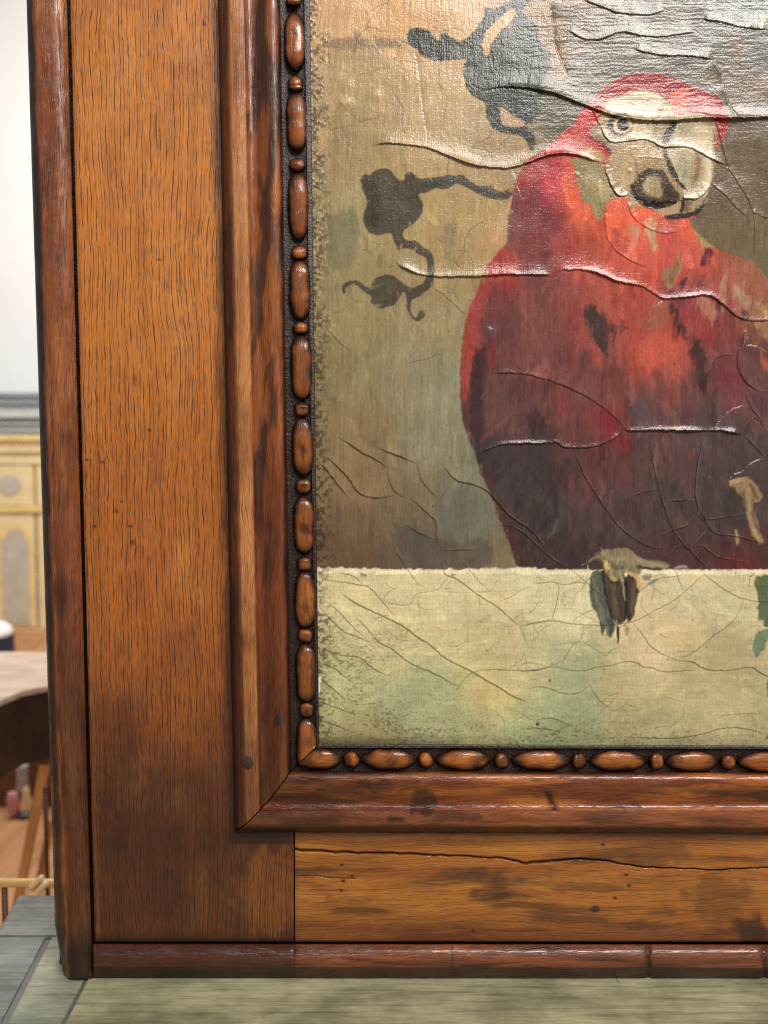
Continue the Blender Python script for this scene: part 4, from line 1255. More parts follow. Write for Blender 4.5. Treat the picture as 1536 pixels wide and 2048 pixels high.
layer('G', [(205, 300), (340, 300), (400, 330), (420, 600), (410, 720), (350, 760), (300, 720), (260, 560), (240, 420)], (72, 60, 50), 2.5, 1, 2, .16)
layer('G', [(400, 330), (500, 340), (520, 450), (490, 560), (460, 720), (410, 740), (400, 600)], (66, 54, 46), 2.5, 1, 2, .16)
layer('G', [(20, 300), (150, 210), (210, 160), (300, 150), (390, 140), (450, 160), (490, 205), (600, 245), (700, 250), (760, 280), (740, 310), (640, 310), (530, 300), (520, 370), (480, 340), (400, 330), (360, 400), (290, 410), (240, 330), (210, 240), (130, 250)],
      TAN, 2.2, 1, 2.5, .2, imp=.0001)
layer('G', [(60, 285), (160, 220), (215, 235), (230, 310), (120, 320)], (64, 56, 54), 3, .8, 2)
layer('G', [(220, 240), (260, 250), (290, 310), (250, 320)], (196, 166, 112), 2, .9, 2)
layer('G', [(270, 370), (330, 370), (330, 415), (290, 410)], (176, 150, 104), 2, .8, 2)
layer('G', [(340, 290), (360, 300), (395, 420), (405, 560), (390, 570), (375, 430)], (158, 146, 118), 1.6, .9, 1.5)
layer('G', [(420, 330), (500, 350), (530, 400), (515, 470), (490, 460), (480, 380), (430, 370)], (196, 166, 114), 2, .9, 2)
layer('G', [(530, 350), (620, 350), (600, 390), (540, 400)], (112, 108, 84), 3, .8, 2)
layer('G', [(570, 420), (640, 390), (660, 400), (620, 440), (580, 445)], (128, 126, 96), 3, .8, 2)
stroke('G', [(150, 330), (160, 460), (190, 600), (240, 740), (275, 850)], 9, (112, 112, 92), 2, .7, 2, .2)
stroke('G', [(215, 320), (235, 450), (262, 590), (300, 720)], 6, (40, 34, 30), 1.6, .9)
stroke('G', [(300, 430), (310, 560), (340, 700)], 10, (104, 88, 70), 3, .7, 2, .2)
stroke('G', [(405, 370), (412, 500), (410, 640), (395, 730)], 6, (38, 31, 27), 1.6, .9)
stroke('G', [(465, 400), (470, 520), (445, 660)], 8, (98, 84, 68), 2.5, .7, 2, .2)
stroke('G', [(220, 170), (260, 220), (330, 240), (420, 220)], 9, (150, 140, 108), 2.5, .7, 2, .2)
stroke('G', [(280, 260), (330, 310), (400, 300)], 8, (92, 82, 62), 2.5, .7, 2, .2)
stroke('G', [(480, 230), (560, 265), (660, 280), (740, 295)], 8, (148, 136, 108), 2.5, .8, 2, .2)
stroke('G', [(490, 290), (580, 310), (700, 318)], 5, (52, 44, 38), 1.6, .9)
layer('G', [(325, 760), (352, 758), (350, 860), (345, 915), (335, 890)], (48, 40, 34), 1.5, 1, 1)
layer('G', [(355, 870), (385, 862), (380, 880), (358, 885)], (226, 206, 160), 1.5, 1, 1)
layer('G', [(390, 760), (440, 770), (420, 830), (395, 810)], (128, 112, 78), 3, .7, 2)
dabs(160, (1170, 1100, 1290, 1260), 8, lambda x, y: 1.5, .2, 41, (paint.mean(-1) < .2) * 1.0)
layer('G', [(780, 300), (850, 275), (890, 285), (900, 310), (860, 300), (800, 312)], (150, 138, 128), 1.6, .8, 1)
layer('D', [(1280, 1130), (1340, 1090), (1400, 1085), (1440, 1110), (1490, 1170), (1500, 1225), (1440, 1260), (1460, 1330), (1480, 1400), (1515, 1500), (1480, 1500), (1440, 1440), (1410, 1380), (1400, 1270), (1360, 1180)],
      (138, 112, 82), 2.5, 1, 3.5, .22, imp=.0001)
layer('D', [(1330, 1400), (1362, 1440), (1358, 1515), (1330, 1480)], (128, 104, 76), 3, .9, 3)
layer('D', [(1290, 1140), (1400, 1200), (1400, 1420), (1340, 1420), (1230, 1260)], (52, 46, 44), 9, .5, 4)
for _p, _w, _c in (([(1300, 1125), (1350, 1105), (1400, 1110)], 8, (172, 146, 108)), ([(1420, 1130), (1460, 1190), (1470, 1230)], 7, (92, 74, 56)), ([(1410, 1150), (1415, 1230), (1425, 1300)], 7, (164, 136, 98)),
                   ([(1440, 1290), (1455, 1370), (1490, 1450)], 6, (96, 78, 58)), ([(1420, 1330), (1440, 1400), (1480, 1480)], 5, (168, 140, 104)), ([(1380, 1190), (1400, 1260)], 6, (84, 68, 54)),
                   ([(1340, 1410), (1350, 1460), (1345, 1500)], 4, (160, 134, 98))):
    stroke('D', _p, _w, _c, 2.2, .75, 2.5, .25)
layer('G', [(1425, 370), (1536, 355), (1640, 350), (1640, 640), (1536, 780), (1510, 760), (1490, 720), (1450, 720), (1455, 560), (1440, 480)], (78, 92, 66), 2.5, .95, 4, .16)
layer('G', [(1425, 375), (1480, 372), (1480, 450), (1440, 470)], (104, 108, 50), 3, .7, 3)
layer('G', [(1450, 810), (1490, 800), (1536, 780), (1560, 800), (1500, 960), (1450, 1020), (1420, 980), (1412, 900)], (100, 118, 94), 2.5, .9, 3)
layer('F', [(1528, 790), (1600, 780), (1600, 940), (1536, 930)], (78, 92, 70), 3, .9, 3)
# scumbled patches of the ledge
for i, (c, pts, col) in enumerate([
        ('E', [(400, 640), (560, 600), (700, 720), (900, 780), (1000, 900), (980, 1060), (700, 1080), (480, 980), (380, 800)], (162, 166, 126)),
        ('E', [(1000, 800), (1120, 790), (1290, 890), (1270, 960), (1020, 990)], (206, 182, 126)),
        ('E', [(520, 740), (660, 700), (720, 770), (600, 800)], (200, 180, 120)),
        ('E', [(1000, 980), (1500, 960), (1536, 1100), (1100, 1150), (980, 1060)], (172, 176, 134)),
        ('F', [(0, 900), (120, 850), (250, 900), (250, 1000), (0, 1060)], (150, 158, 120)),
        ('F', [(260, 690), (410, 680), (410, 780), (300, 800)], (158, 160, 122)),
        ('F', [(370, 880), (460, 900), (490, 1160), (380, 1180), (350, 1050)], (142, 150, 112)),
        ('F', [(440, 760), (900, 760), (960, 900), (600, 980), (450, 880)], (184, 168, 124)),
        ('F', [(860, 420), (1120, 420), (1180, 560), (1000, 640), (860, 560)], (216, 186, 128)),
        ('F', [(1140, 640), (1430, 620), (1460, 700), (1300, 730), (1150, 710)], (168, 152, 114)),
        ('F', [(160, 600), (330, 560), (330, 680), (180, 700)], (184, 182, 146))]):
    layer(c, pts, col, 9, .28, 9, .1)

# brush streaks through everything
vert = fbm(GX + (fbm(GX, GY, 70, 70, 511) - .5) * 14, GY, 3.4, 60, 501, 2) - 0.5
hor = fbm(GX, GY + (fbm(GX, GY, 70, 70, 517) - .5) * 16, 60, 3.2, 503, 2) - 0.5
topness = smooth(0, 1, (1 - smooth(180, 420, GY)) * smooth(960, 1120, GX)) + (GY > yl) * 0.6
st = vert * (1 - np.clip(topness, 0, 1)) + hor * np.clip(topness, 0, 1)
paint = paint * (1 + 0.34 * st[..., None]) * (1 + 0.12 * (fbm(GX, GY, 40, 40, 521, 3) - .5)[..., None] * 2)
# small bristle flecks
fl = fbm(GX, GY, 5, 12, 531, 2)
paint = mixc(paint, paint * 1.25, smooth(.66, .8, fl) * .5)
# red specks of old paint
for cx, cy, r in ((1100, 1361, 3.6), (1536, 1475, 6), (1076, 1448, 4.5)):
    d = np.hypot(GX - cx, GY - cy) + JX * 2
    paint = mixc(paint, lin((150, 62, 40)) if cx != 1076 else lin((40, 38, 36)), (1 - smooth(r * .3, r * 1.1, d + JY * 1.5)) * .85)

# ---- relief of the canvas: cupped flakes, lifted lips and cracks
Hc = np.zeros(GX.shape)
dark = np.zeros(GX.shape)
rim = np.zeros(GX.shape)
rngc = np.random.RandomState(5)


MMM = 0.001


def crack(crop, pts, lift=0.0, L=18.0, ink=0.85, wid=1.0, jag=0.7, far=0.0, closed=False, smooth_n=1, cup=0.0):
    """a crack line; `lift` metres is how far the flake on the left-hand side of travel curls off the canvas"""
    p = T(crop, pts) if isinstance(crop, str) else np.asarray(pts, float)
    p = chaikin(p, smooth_n, False)
    # resample and roughen
    seg = np.hypot(*np.diff(p, axis=0).T)
    s = np.concatenate([[0], np.cumsum(seg)])
    n = max(int(s[-1] / 7), 2)
    ss = np.linspace(0, s[-1], n + 1)
    q = np.stack([np.interp(ss, s, p[:, 0]), np.interp(ss, s, p[:, 1])], -1)
    q[1:-1] += rngc.uniform(-jag, jag, q[1:-1].shape)
    M = max(3.3 * L if lift else 0, 51 if cup else 0, 5)
    sl = sub(q.min(0), q.max(0), M)
    X, Y = GX[sl], GY[sl]
    if X.size == 0:
        return
    best = np.full(X.shape, 1e12); side = np.zeros(X.shape); par = np.zeros(X.shape)
    for i in range(len(q) - 1):
        ax, ay = q[i]; ex, ey = q[i + 1] - q[i]
        wx, wy = X - ax, Y - ay
        tt = np.clip((wx * ex + wy * ey) / (ex * ex + ey * ey + 1e-9), 0, 1)
        d2 = (wx - ex * tt) ** 2 + (wy - ey * tt) ** 2
        u = d2 < best
        best = np.where(u, d2, best)
        side = np.where(u, ex * wy - ey * wx, side)
        par = np.where(u, (i + tt) / (len(q) - 1), par)
    d = np.sqrt(best)
    tap = smooth(0, 0.08, par) * (1 - smooth(0.92, 1, par))
    dark[sl] = np.maximum(dark[sl], ink * (.5 if cup else .6 if lift > 1.2 * MMM else 1.0) * np.exp(-(d / wid) ** 2) * (0.35 + 0.5 * np.minimum(1, tap * 2)))
    if lift:
        nar = 0.12 if cup else 1.0
        var = 0.6 + 0.8 * vnoise(par * 40, par * 0, 4, 1, int(s[-1]) % 97)
        Hc[sl] += np.where(side < 0, 0.68 * nar * lift * tap * var * (0.35 * np.clip(1 - d / (0.8 * L), 0, 1) ** 1.5 + 1.05 * np.clip(1 - d / (3.3 * L), 0, 1) ** 2.5), 0)
        if cup:
            up = side * np.sign(lift) < 0
            al_ = par * s[-1]
            tl = min(42.0, s[-1] * .4)
            tap2 = smooth(0, tl, al_) * smooth(0, tl, s[-1] - al_)
            ramp_ = 0.75 * np.clip(1 - d / 20.0, 0, 1) ** 1.25 + 0.25 * np.clip(1 - d / 48.0, 0, 1)
            Hc[sl] += np.where(up, abs(lift) * cup * 0.78 * tap2 * (.75 + .25 * var) * ramp_, 0)
            Hc[sl] -= np.where(up, 0, abs(lift) * cup * 0.10 * tap2 * np.clip(1 - d / 24.0, 0, 1) ** 1.5)
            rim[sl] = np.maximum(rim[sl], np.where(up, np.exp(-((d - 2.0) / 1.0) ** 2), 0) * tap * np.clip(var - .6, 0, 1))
    Hc[sl] -= 0.00012 * ink * np.exp(-(d / (wid * 1.3)) ** 2)


crack('P', [tuple(p) for p in np.vstack([T('A', [(420, 862), (450, 842), (520, 835), (600, 845), (740, 860), (820, 890), (900, 925), (1000, 960), (1100, 980), (1220, 985), (1300, 965), (1400, 925), (1463, 905)]),
      T('B', [(230, 897), (270, 895), (350, 905), (430, 935), (512, 965)])])], 1.9 * MMM, 13)
crack('P', [tuple(p) for p in np.vstack([T('A', [(1075, 535), (1140, 512), (1230, 505), (1350, 515), (1463, 535)]),
      T('B', [(260, 560), (330, 590), (400, 620), (480, 650), (560, 680), (650, 695), (750, 705), (850, 710), (950, 705), (1050, 690), (1140, 685), (1220, 700), (1310, 690), (1400, 695), (1463, 685)]),
      np.array([(1600, 228), (1700, 235)])])], 1.8 * MMM, 13)
crack('P', [tuple(p) for p in np.vstack([T('A', [(1290, 505), (1350, 515), (1463, 535)]), T('B', [(260, 560), (480, 650), (650, 695), (850, 710), (1050, 690), (1310, 690), (1463, 685)]), np.array([(1600, 228), (1700, 235)])])], 1.2 * MMM, 34, 0)
crack('B', [(480, 735), (515, 815), (550, 838), (660, 826), (720, 815), (780, 825), (840, 862), (900, 860), (960, 855), (1010, 865), (1080, 900), (1140, 930), (1225, 975)], 1.0 * MMM, 8)
crack('H', [(380, 940), (410, 1010), (460, 1130), (510, 1165), (560, 1170), (590, 1140)], 1.0 * MMM, 12)
crack('H', [(1035, 1178), (1110, 1188), (1180, 1186), (1240, 1140), (1290, 1065)], 1.3 * MMM, 10)
crack('P', [tuple(p) for p in np.vstack([T('A', [(555, 1520), (575, 1550), (620, 1572), (680, 1600), (740, 1615), (850, 1620), (960, 1615), (1060, 1615), (1200, 1605), (1300, 1610)]),
      T('B', [(0, 1610), (100, 1605), (180, 1610), (222, 1622)])])], 1.8 * MMM, 12)
crack('B', [(222, 1622), (235, 1582), (300, 1580), (400, 1580), (480, 1600), (560, 1640), (640, 1660), (720, 1670), (780, 1710), (850, 1752), (920, 1745), (1000, 1740), (1110, 1720), (1180, 1760), (1260, 1840), (1340, 1880), (1463, 1875), (1560, 1860)], 1.7 * MMM, 13)
crack('P', [tuple(p) for p in np.vstack([T('C', [(1180, 452), (1300, 447), (1420, 458)]), T('D', [(100, 470), (200, 495), (300, 535), (400, 580), (500, 645), (570, 700), (640, 765), (640, 800)])])], 0.9 * MMM, 14, .5)
crack('P', [tuple(p) for p in np.vstack([T('C', [(1088, 955), (1150, 920), (1250, 885), (1360, 885), (1400, 878)]), T('D', [(60, 885), (210, 880), (240, 870), (270, 905), (380, 910), (470, 905), (560, 870), (615, 840), (640, 800)])])], 2.0 * MMM, 12)
crack('D', [(640, 800), (720, 805), (850, 800), (1000, 802), (1150, 806), (1240, 800), (1320, 815), (1390, 830)], 2.2 * MMM, 13)
crack('B', [(280, 170), (330, 200), (370, 225), (450, 235), (520, 215), (580, 190), (650, 188), (720, 210), (850, 215), (930, 200), (1040, 190)], 1.0 * MMM, 18, .2)
crack('B', [(380, 0), (440, 20), (520, 50), (590, 75), (640, 80), (760, 90), (860, 60)], 1.0 * MMM, 18, .2)
crack('B', [(670, 285), (760, 310), (850, 325), (980, 325), (1080, 335), (1140, 352)], 1.1 * MMM, 16, .4)
crack('B', [(1310, 690), (1270, 660), (1230, 590), (1200, 480), (1180, 400), (1140, 350)], 1.2 * MMM, 14, .6)
crack('B', [(190, 20), (200, 150), (215, 280), (260, 380), (290, 450)], -0.9 * MMM, 12, .2)
crack('B', [(1080, 110), (1200, 130), (1300, 160), (1463, 170)], 1.0 * MMM, 14, .15)
crack('B', [(1225, 975), (1270, 1050), (1340, 1150), (1375, 1240), (1385, 1330), (1380, 1500)], 0.4 * MMM, 10, .8)
crack('B', [(1150, 690), (1180, 800), (1225, 975)], 0.4 * MMM, 10, .8)
crack('B', [(1130, 1080), (1200, 1130), (1280, 1220), (1340, 1270)], 0.5 * MMM, 10, .7)
crack('B', [(1375, 1245), (1463, 1280)], 0.5 * MMM, 10, .7)
crack('B', [(430, 640), (480, 735)], .5 * MMM, 8, .7)
crack('B', [(512, 965), (510, 1000)], .5 * MMM, 8, .7)
crack('B', [(510, 1240), (508, 1370), (560, 1460), (640, 1520), (760, 1570)], .5 * MMM, 12, .5)
crack('B', [(640, 1180), (660, 1260), (740, 1330), (850, 1370), (930, 1360)], .5 * MMM, 12, .5)
crack('H', [(600, 720), (600, 820), (655, 855), (645, 930), (670, 1010), (700, 1100), (770, 1160)], 0.2 * MMM, 8, .6, .8)
crack('H', [(600, 820), (660, 775), (740, 740)], 0, 8, .5, .8)
crack('H', [(655, 835), (800, 835), (890, 860)], 0.3 * MMM, 8, .5, .8)
crack('A', [(670, 300), (690, 420), (710, 600), (740, 800)], -.5 * MMM, 8, .35, .7)
crack('A', [(540, 530), (570, 590), (610, 640), (590, 720), (610, 780)], 0, 8, .7)
crack('A', [(370, 190), (400, 150), (480, 190), (500, 180)], 0, 8, .6)
crack('A', [(470, 0), (480, 50), (400, 120), (370, 190)], 0, 8, .5)
crack('A', [(870, 910), (860, 1020)], 0, 8, .8)
crack('A', [(800, 490), (850, 530), (860, 600), (830, 730)], 0, 8, .4)
crack('A', [(390, 370), (400, 440), (460, 400), (560, 400), (580, 350), (670, 370)], 0, 8, .5, .8)
crack('A', [(780, 1160), (850, 1240), (920, 1330)], 0, 8, .5, .8)
crack('A', [(1130, 1300), (1110, 1280), (1010, 1330), (970, 1380), (960, 1460)], 0, 8, .6, .9)
crack('A', [(790, 1540), (880, 1470), (980, 1465), (1020, 1560)], 0, 8, .5, .8)
crack('A', [(780, 1680), (880, 1760), (970, 1840)], .3 * MMM, 8, .4, .8)
crack('A', [(1240, 980), (1270, 1070), (1300, 1170)], -.3 * MMM, 8, .4, .8)
crack('C', [(650, 390), (780, 365), (850, 330)], 0, 8, .6, .9)
# lower left of the backdrop
crack('C', [(230, 840), (310, 890), (400, 950), (480, 985), (540, 1040)], 1.70 * MMM, 17, .8, cup=0.75)
crack('C', [(540, 1040), (545, 1120), (590, 1190), (660, 1220)], 1.19 * MMM, 16, .6, cup=0.75)
crack('C', [(660, 1220), (720, 1250), (780, 1310), (840, 1360), (830, 1470), (880, 1540)], 1.36 * MMM, 16, .7, cup=0.75)
crack('C', [(460, 900), (550, 940), (640, 970), (720, 1010)], 1.70 * MMM, 16, .8, cup=0.75)
crack('C', [(720, 1010), (740, 1100), (800, 1180), (860, 1225)], 1.02 * MMM, 14, .5, cup=0.75)
crack('C', [(800, 1300), (860, 1225), (950, 1110)], -1.19 * MMM, 16, .5, cup=0.75)
crack('C', [(870, 1010), (950, 1110), (1060, 1130), (1150, 1170), (1230, 1260), (1300, 1340), (1420, 1410), (1536, 1560)], 1.53 * MMM, 16, .6, cup=0.75)
crack('C', [(140, 950), (240, 1030), (300, 1100), (350, 1180), (420, 1215), (520, 1215), (580, 1200)], 1.53 * MMM, 16, .7, cup=0.75)
crack('C', [(90, 980), (150, 1030), (200, 1090), (250, 1160), (310, 1230)], 1.53 * MMM, 16, .6, cup=0.75)
crack('C', [(500, 1100), (530, 1240), (545, 1400)], 0.34 * MMM, 12, .4, .8, cup=0.75)
crack('C', [(630, 1370), (760, 1450), (840, 1470)], 1.19 * MMM, 14, .4, cup=0.75)
crack('C', [(880, 1540), (1000, 1535), (1100, 1530)], 1.19 * MMM, 12, .3, cup=0.75)
crack('C', [(150, 160), (240, 260), (330, 330)], 0.68 * MMM, 12, .3, cup=0.75)
crack('C', [(560, 1480), (620, 1600), (720, 1740), (760, 1770)], 0.68 * MMM, 14, .4, .8, cup=0.75)
crack('C', [(940, 1540), (1040, 1660), (1120, 1750), (1200, 1820)], 0.51 * MMM, 14, .5, .8, cup=0.75)
# wing flakes
crack('D', [(340, 920), (380, 1030), (450, 1150), (530, 1270), (600, 1370), (680, 1450), (800, 1525), (950, 1525)], 1.36 * MMM, 19, .6, cup=0.62)
crack('D', [(800, 840), (830, 1000), (860, 1150), (900, 1280), (950, 1420), (1050, 1540), (1180, 1660)], 1.36 * MMM, 17, .6, cup=0.62)
crack('D', [(1150, 810), (1110, 960), (1085, 1150), (1095, 1260), (1150, 1340), (1160, 1390), (1215, 1445), (1350, 1450), (1536, 1510)], 1.36 * MMM, 17, .6, cup=0.62)
crack('D', [(690, 1215), (780, 1175), (860, 1165)], 1.19 * MMM, 14, .6, cup=0.62)
crack('D', [(900, 1240), (1000, 1230), (1090, 1235)], 1.36 * MMM, 12, .5, cup=0.62)
crack('D', [(-150, 1380), (0, 1400), (100, 1490), (200, 1590), (330, 1660)], 1.36 * MMM, 17, .6, cup=0.62)
crack('D', [(880, 1450), (940, 1420), (1000, 1400), (1040, 1395), (1090, 1320)], 1.87 * MMM, 12, .6, cup=0.62)
crack('D', [(900, 1610), (990, 1500), (1050, 1540), (1110, 1480), (1170, 1410)], 1.19 * MMM, 14, .7, cup=0.62)
crack('D', [(1095, 1260), (1110, 1350), (1190, 1350), (1300, 1330), (1400, 1320)], 1.19 * MMM, 12, .5, cup=0.62)
crack('D', [(1050, 1540), (1130, 1500), (1200, 1570), (1300, 1600), (1400, 1610)], 1.19 * MMM, 14, .5, cup=0.62)
crack('J', [(640, 1640), (638, 1480), (660, 1340), (720, 1265), (800, 1245), (940, 1235)], 1.53 * MMM, 16, .6, cup=0.62)
crack('J', [(1060, 930), (1010, 1000), (1005, 1130), (945, 1200), (938, 1330), (970, 1450), (1060, 1570), (1180, 1630), (1272, 1650)], 1.53 * MMM, 19, .7, cup=0.62)
crack('J', [(1005, 1135), (1130, 1130), (1272, 1200)], -1.36 * MMM, 16, .6, cup=0.62)
crack('J', [(1030, 1590), (1050, 1730), (1140, 1880), (1272, 2020)], 1.36 * MMM, 16, .6, cup=0.62)
crack('J', [(710, 2010), (780, 1900), (880, 1820), (1050, 1765)], -1.36 * MMM, 17, .6, cup=0.62)
crack('J', [(0, 790), (60, 710), (140, 645)], -1.19 * MMM, 16, .5, cup=0.62)
crack('J', [(1030, 2000), (1150, 1890), (1272, 2090)], 1.02 * MMM, 16, .5, cup=0.62)
crack('D', [(1240, 1200), (1300, 1080), (1390, 1050), (1420, 1000), (1520, 965)], -1.19 * MMM, 16, .5, cup=0.62)
crack('D', [(1390, 830), (1450, 900), (1520, 965)], 1.36 * MMM, 14, .6, cup=0.62)
# ledge
crack('E', [(110, 340), (190, 430), (260, 500), (340, 530), (420, 560), (440, 600)], 1.02 * MMM, 14, .7, cup=0.7)
crack('E', [(150, 310), (230, 370), (330, 480), (400, 540)], 1.02 * MMM, 12, .6, cup=0.7)
crack('E', [(240, 260), (330, 320), (440, 375), (540, 420), (640, 470), (740, 550), (800, 580), (880, 660), (980, 710), (1065, 750), (1140, 800), (1220, 840), (1290, 890), (1430, 950)], 1.36 * MMM, 16, .85, cup=0.7)
crack('E', [(150, 185), (280, 200), (390, 220), (420, 220), (510, 320), (580, 410)], 0.85 * MMM, 12, .85, cup=0.7)
crack('E', [(230, 140), (340, 160), (390, 220)], 0.85 * MMM, 12, .7, cup=0.7)
crack('E', [(330, 400), (400, 470), (460, 540), (490, 575), (560, 600), (640, 670), (720, 720), (790, 740), (880, 790), (970, 840)], 1.19 * MMM, 14, .7, cup=0.7)
crack('E', [(860, 60), (880, 140), (910, 160), (980, 185), (1050, 245), (1130, 300), (1210, 345), (1280, 410), (1350, 470)], 1.02 * MMM, 14, .9, cup=0.7)
crack('E', [(1350, 470), (1536, 435)], 0.68 * MMM, 14, .9, cup=0.7)
crack('E', [(1350, 470), (1380, 540), (1400, 590)], 0, 9, .7)
crack('E', [(1230, 315), (1300, 290), (1360, 240), (1420, 230)], 0.34 * MMM, 14, .8, cup=0.7)
crack('E', [(1065, 750), (1120, 735), (1250, 735), (1380, 745), (1470, 740), (1536, 720)], 0.85 * MMM, 14, .85, cup=0.7)
crack('E', [(960, 860), (1010, 790), (1065, 750)], 0, 9, .6)
crack('E', [(910, 160), (850, 250), (700, 265), (680, 350), (520, 320)], 0, 9, .6, .8)
crack('E', [(850, 250), (1000, 265), (1200, 255), (1340, 250)], 0, 9, .35, .8)
crack('E', [(105, 690), (200, 720), (270, 770), (340, 830)], 1.02 * MMM, 14, .6, cup=0.7)
crack('E', [(110, 600), (250, 650), (360, 650), (450, 730), (550, 780)], 1.19 * MMM, 14, .5, cup=0.7)
crack('E', [(110, 780), (200, 850), (290, 930)], 1.19 * MMM, 14, .5, cup=0.7)
crack('E', [(110, 930), (200, 960), (300, 1000)], 1.19 * MMM, 12, .8, cup=0.7)
crack('E', [(110, 1040), (230, 1080), (310, 1120)], 1.19 * MMM, 12, .8, cup=0.7)
crack('E', [(1330, 740), (1360, 700), (1430, 690), (1536, 725)], 0.68 * MMM, 12, .7, cup=0.7)
crack('F', [(0, 465), (110, 445), (210, 430), (330, 455), (480, 465), (590, 460), (700, 445), (800, 400), (860, 360), (940, 325), (1020, 260), (1100, 190), (1170, 125)], 0.68 * MMM, 14, .9, cup=0.7)
crack('F', [(700, 445), (760, 510), (810, 590), (880, 640), (980, 680)], 0.68 * MMM, 14, .8, cup=0.7)
crack('F', [(980, 655), (1040, 655), (1120, 600), (1200, 530), (1300, 460), (1350, 400), (1390, 310)], 0.68 * MMM, 14, .9, cup=0.7)
crack('F', [(1120, 130), (1220, 210), (1310, 270), (1400, 310), (1536, 320), (1700, 330)], 0.68 * MMM, 14, .9, cup=0.7)
crack('F', [(0, 745), (110, 740), (200, 715), (270, 680)], 0.85 * MMM, 14, .8, cup=0.7)
crack('F', [(200, 715), (340, 745), (430, 740), (490, 715), (580, 710), (650, 685), (740, 690), (760, 720), (830, 725), (890, 750), (980, 745), (1110, 740)], 0.85 * MMM, 14, .8, cup=0.7)
crack('F', [(950, 680), (1080, 685), (1110, 715), (1180, 740), (1280, 740), (1360, 730), (1440, 715), (1490, 760), (1536, 780), (1640, 780)], 1.02 * MMM, 14, .9, cup=0.7)
crack('F', [(60, 860), (120, 835), (200, 850), (290, 890), (380, 880), (440, 830)], 0.85 * MMM, 14, .7, cup=0.7)
crack('F', [(440, 830), (500, 930), (570, 980)], 0.68 * MMM, 14, .6, cup=0.7)
crack('F', [(90, 1050), (180, 1030), (240, 1040), (340, 1090)], 1.02 * MMM, 14, .6, cup=0.7)
crack('F', [(0, 1105), (120, 1090), (280, 1120)], 1.02 * MMM, 12, .4, cup=0.7)
crack('F', [(700, 1150), (960, 1160), (1100, 1140), (1250, 1095), (1370, 1090), (1450, 1110), (1536, 1140)], 1.02 * MMM, 14, .6, cup=0.7)
crack('F', [(1200, 1040), (1300, 1010), (1440, 1005), (1536, 1015)], 0.68 * MMM, 14, .4, cup=0.7)
crack('F', [(230, 205), (260, 230), (210, 430)], 0, 8, .8)
crack('F', [(100, 205), (230, 195), (290, 220), (380, 190), (420, 210)], 0, 8, .8)
crack('F', [(340, 130), (440, 220), (560, 320)], 0.51 * MMM, 12, .8, cup=0.7)
crack('F', [(330, 440), (400, 390), (470, 360)], 0, 8, .6)
crack('F', [(970, 130), (1000, 220), (1020, 250)], 0, 8, .8)
crack('F', [(740, 260), (860, 170), (980, 165)], 0, 8, .7)
crack('F', [(1420, 230), (1420, 170), (1450, 140)], 0, 8, .7)
crack('F', [(400, 460), (390, 560), (330, 580), (270, 700)], 0, 8, .7)
crack('F', [(390, 560), (480, 610), (540, 660), (560, 620), (620, 600)], 0, 8, .6)

# fine random craquelure
def wander(x, y, a, n, step, ink, wid, kids=1):
    pts = [(x, y)]
    for i in range(n):
        a += rngc.uniform(-0.55, 0.55)
        x += math.cos(a) * step; y += math.sin(a) * step
        pts.append((x, y))
        if kids and rngc.rand() < 0.16:
            wander(x, y, a + rngc.choice([-1, 1]) * rngc.uniform(.8, 1.5), int(n * .6), step, ink * .9, wid, kids - 1)
    crack('P', pts, 0, 8, ink, wid, .8, smooth_n=0)


for i in range(34):
    wander(rngc.uniform(650, 1010), rngc.uniform(10, 620), rngc.uniform(0, 6.3), rngc.randint(4, 9), 9, rngc.uniform(.3, .65), .8)
for i in range(64):
    wander(rngc.uniform(660, 1540), 1150 + 300 * rngc.rand() ** 1.3, rngc.uniform(0, 6.3), rngc.randint(3, 8), 8, rngc.uniform(.3, .75), .8, 2)
for i in range(14):
    wander(rngc.uniform(1330, 1540), rngc.uniform(250, 520), rngc.uniform(0, 6.3), rngc.randint(4, 8), 9, rngc.uniform(.25, .5), .8)
for i in range(22):
    wander(rngc.uniform(960, 1530), rngc.uniform(560, 1120), rngc.uniform(0, 6.3), rngc.randint(3, 7), 9, rngc.uniform(.2, .4), .8)

# grime: gritty deposit along the left edge and over the lower corner
edge = GX - (622 + 15 * GY / 1490.0)
en = edge + (fbm(GX, GY, 16, 40, 601, 3) - .5) * 46
gr1 = fbm(GX, GY, 6, 6, 611, 2)
gmask = 1 - smooth(4, 44, en)
paint = mixc(paint, lin((54, 40, 28)), smooth(.42, .66, gr1) * gmask * 0.7)
paint = mixc(paint, lin((196, 176, 140)), smooth(.62, .74, fbm(GX, GY, 5, 5, 617, 2)) * gmask * 0.5 * (GY < 700))
bl = np.clip((1 - smooth(0, 360, edge + (GY < 1240) * 900)) * smooth(1180, 1330, GY) + (1 - smooth(0, 60, 1492 - GY)) * (1 - smooth(900, 1700, GX) * .6)
             + smooth(1380, 1450, GY) * .35 * (1 - smooth(900, 1500, GX) * .5), 0, 1)
sp = fbm(GX + GY * .4, GY - GX * .25, 5, 3.0, 631, 2)
clump = fbm(GX, GY, 60, 60, 641, 3)
paint = mixc(paint, lin((86, 68, 44)), smooth(.62, .74, sp + (clump - .5) * .4) * bl * 0.6)
paint = mixc(paint, lin((110, 96, 64)), smooth(.35, .65, clump) * bl * 0.22)
bot = 1 - smooth(0, 26, 1489 - GY + (fbm(GX, GY, 24, 10, 643) - .5) * 24)
paint = mixc(paint, lin((64, 48, 30)), bot * .6 * (1 - smooth(700, 1150, GX) * .7))
spk = vnoise(GX, GY, 4.0, 4.0, 651)
paint = mixc(paint, lin((58, 44, 32)), smooth(.93, .97, spk) * .6)
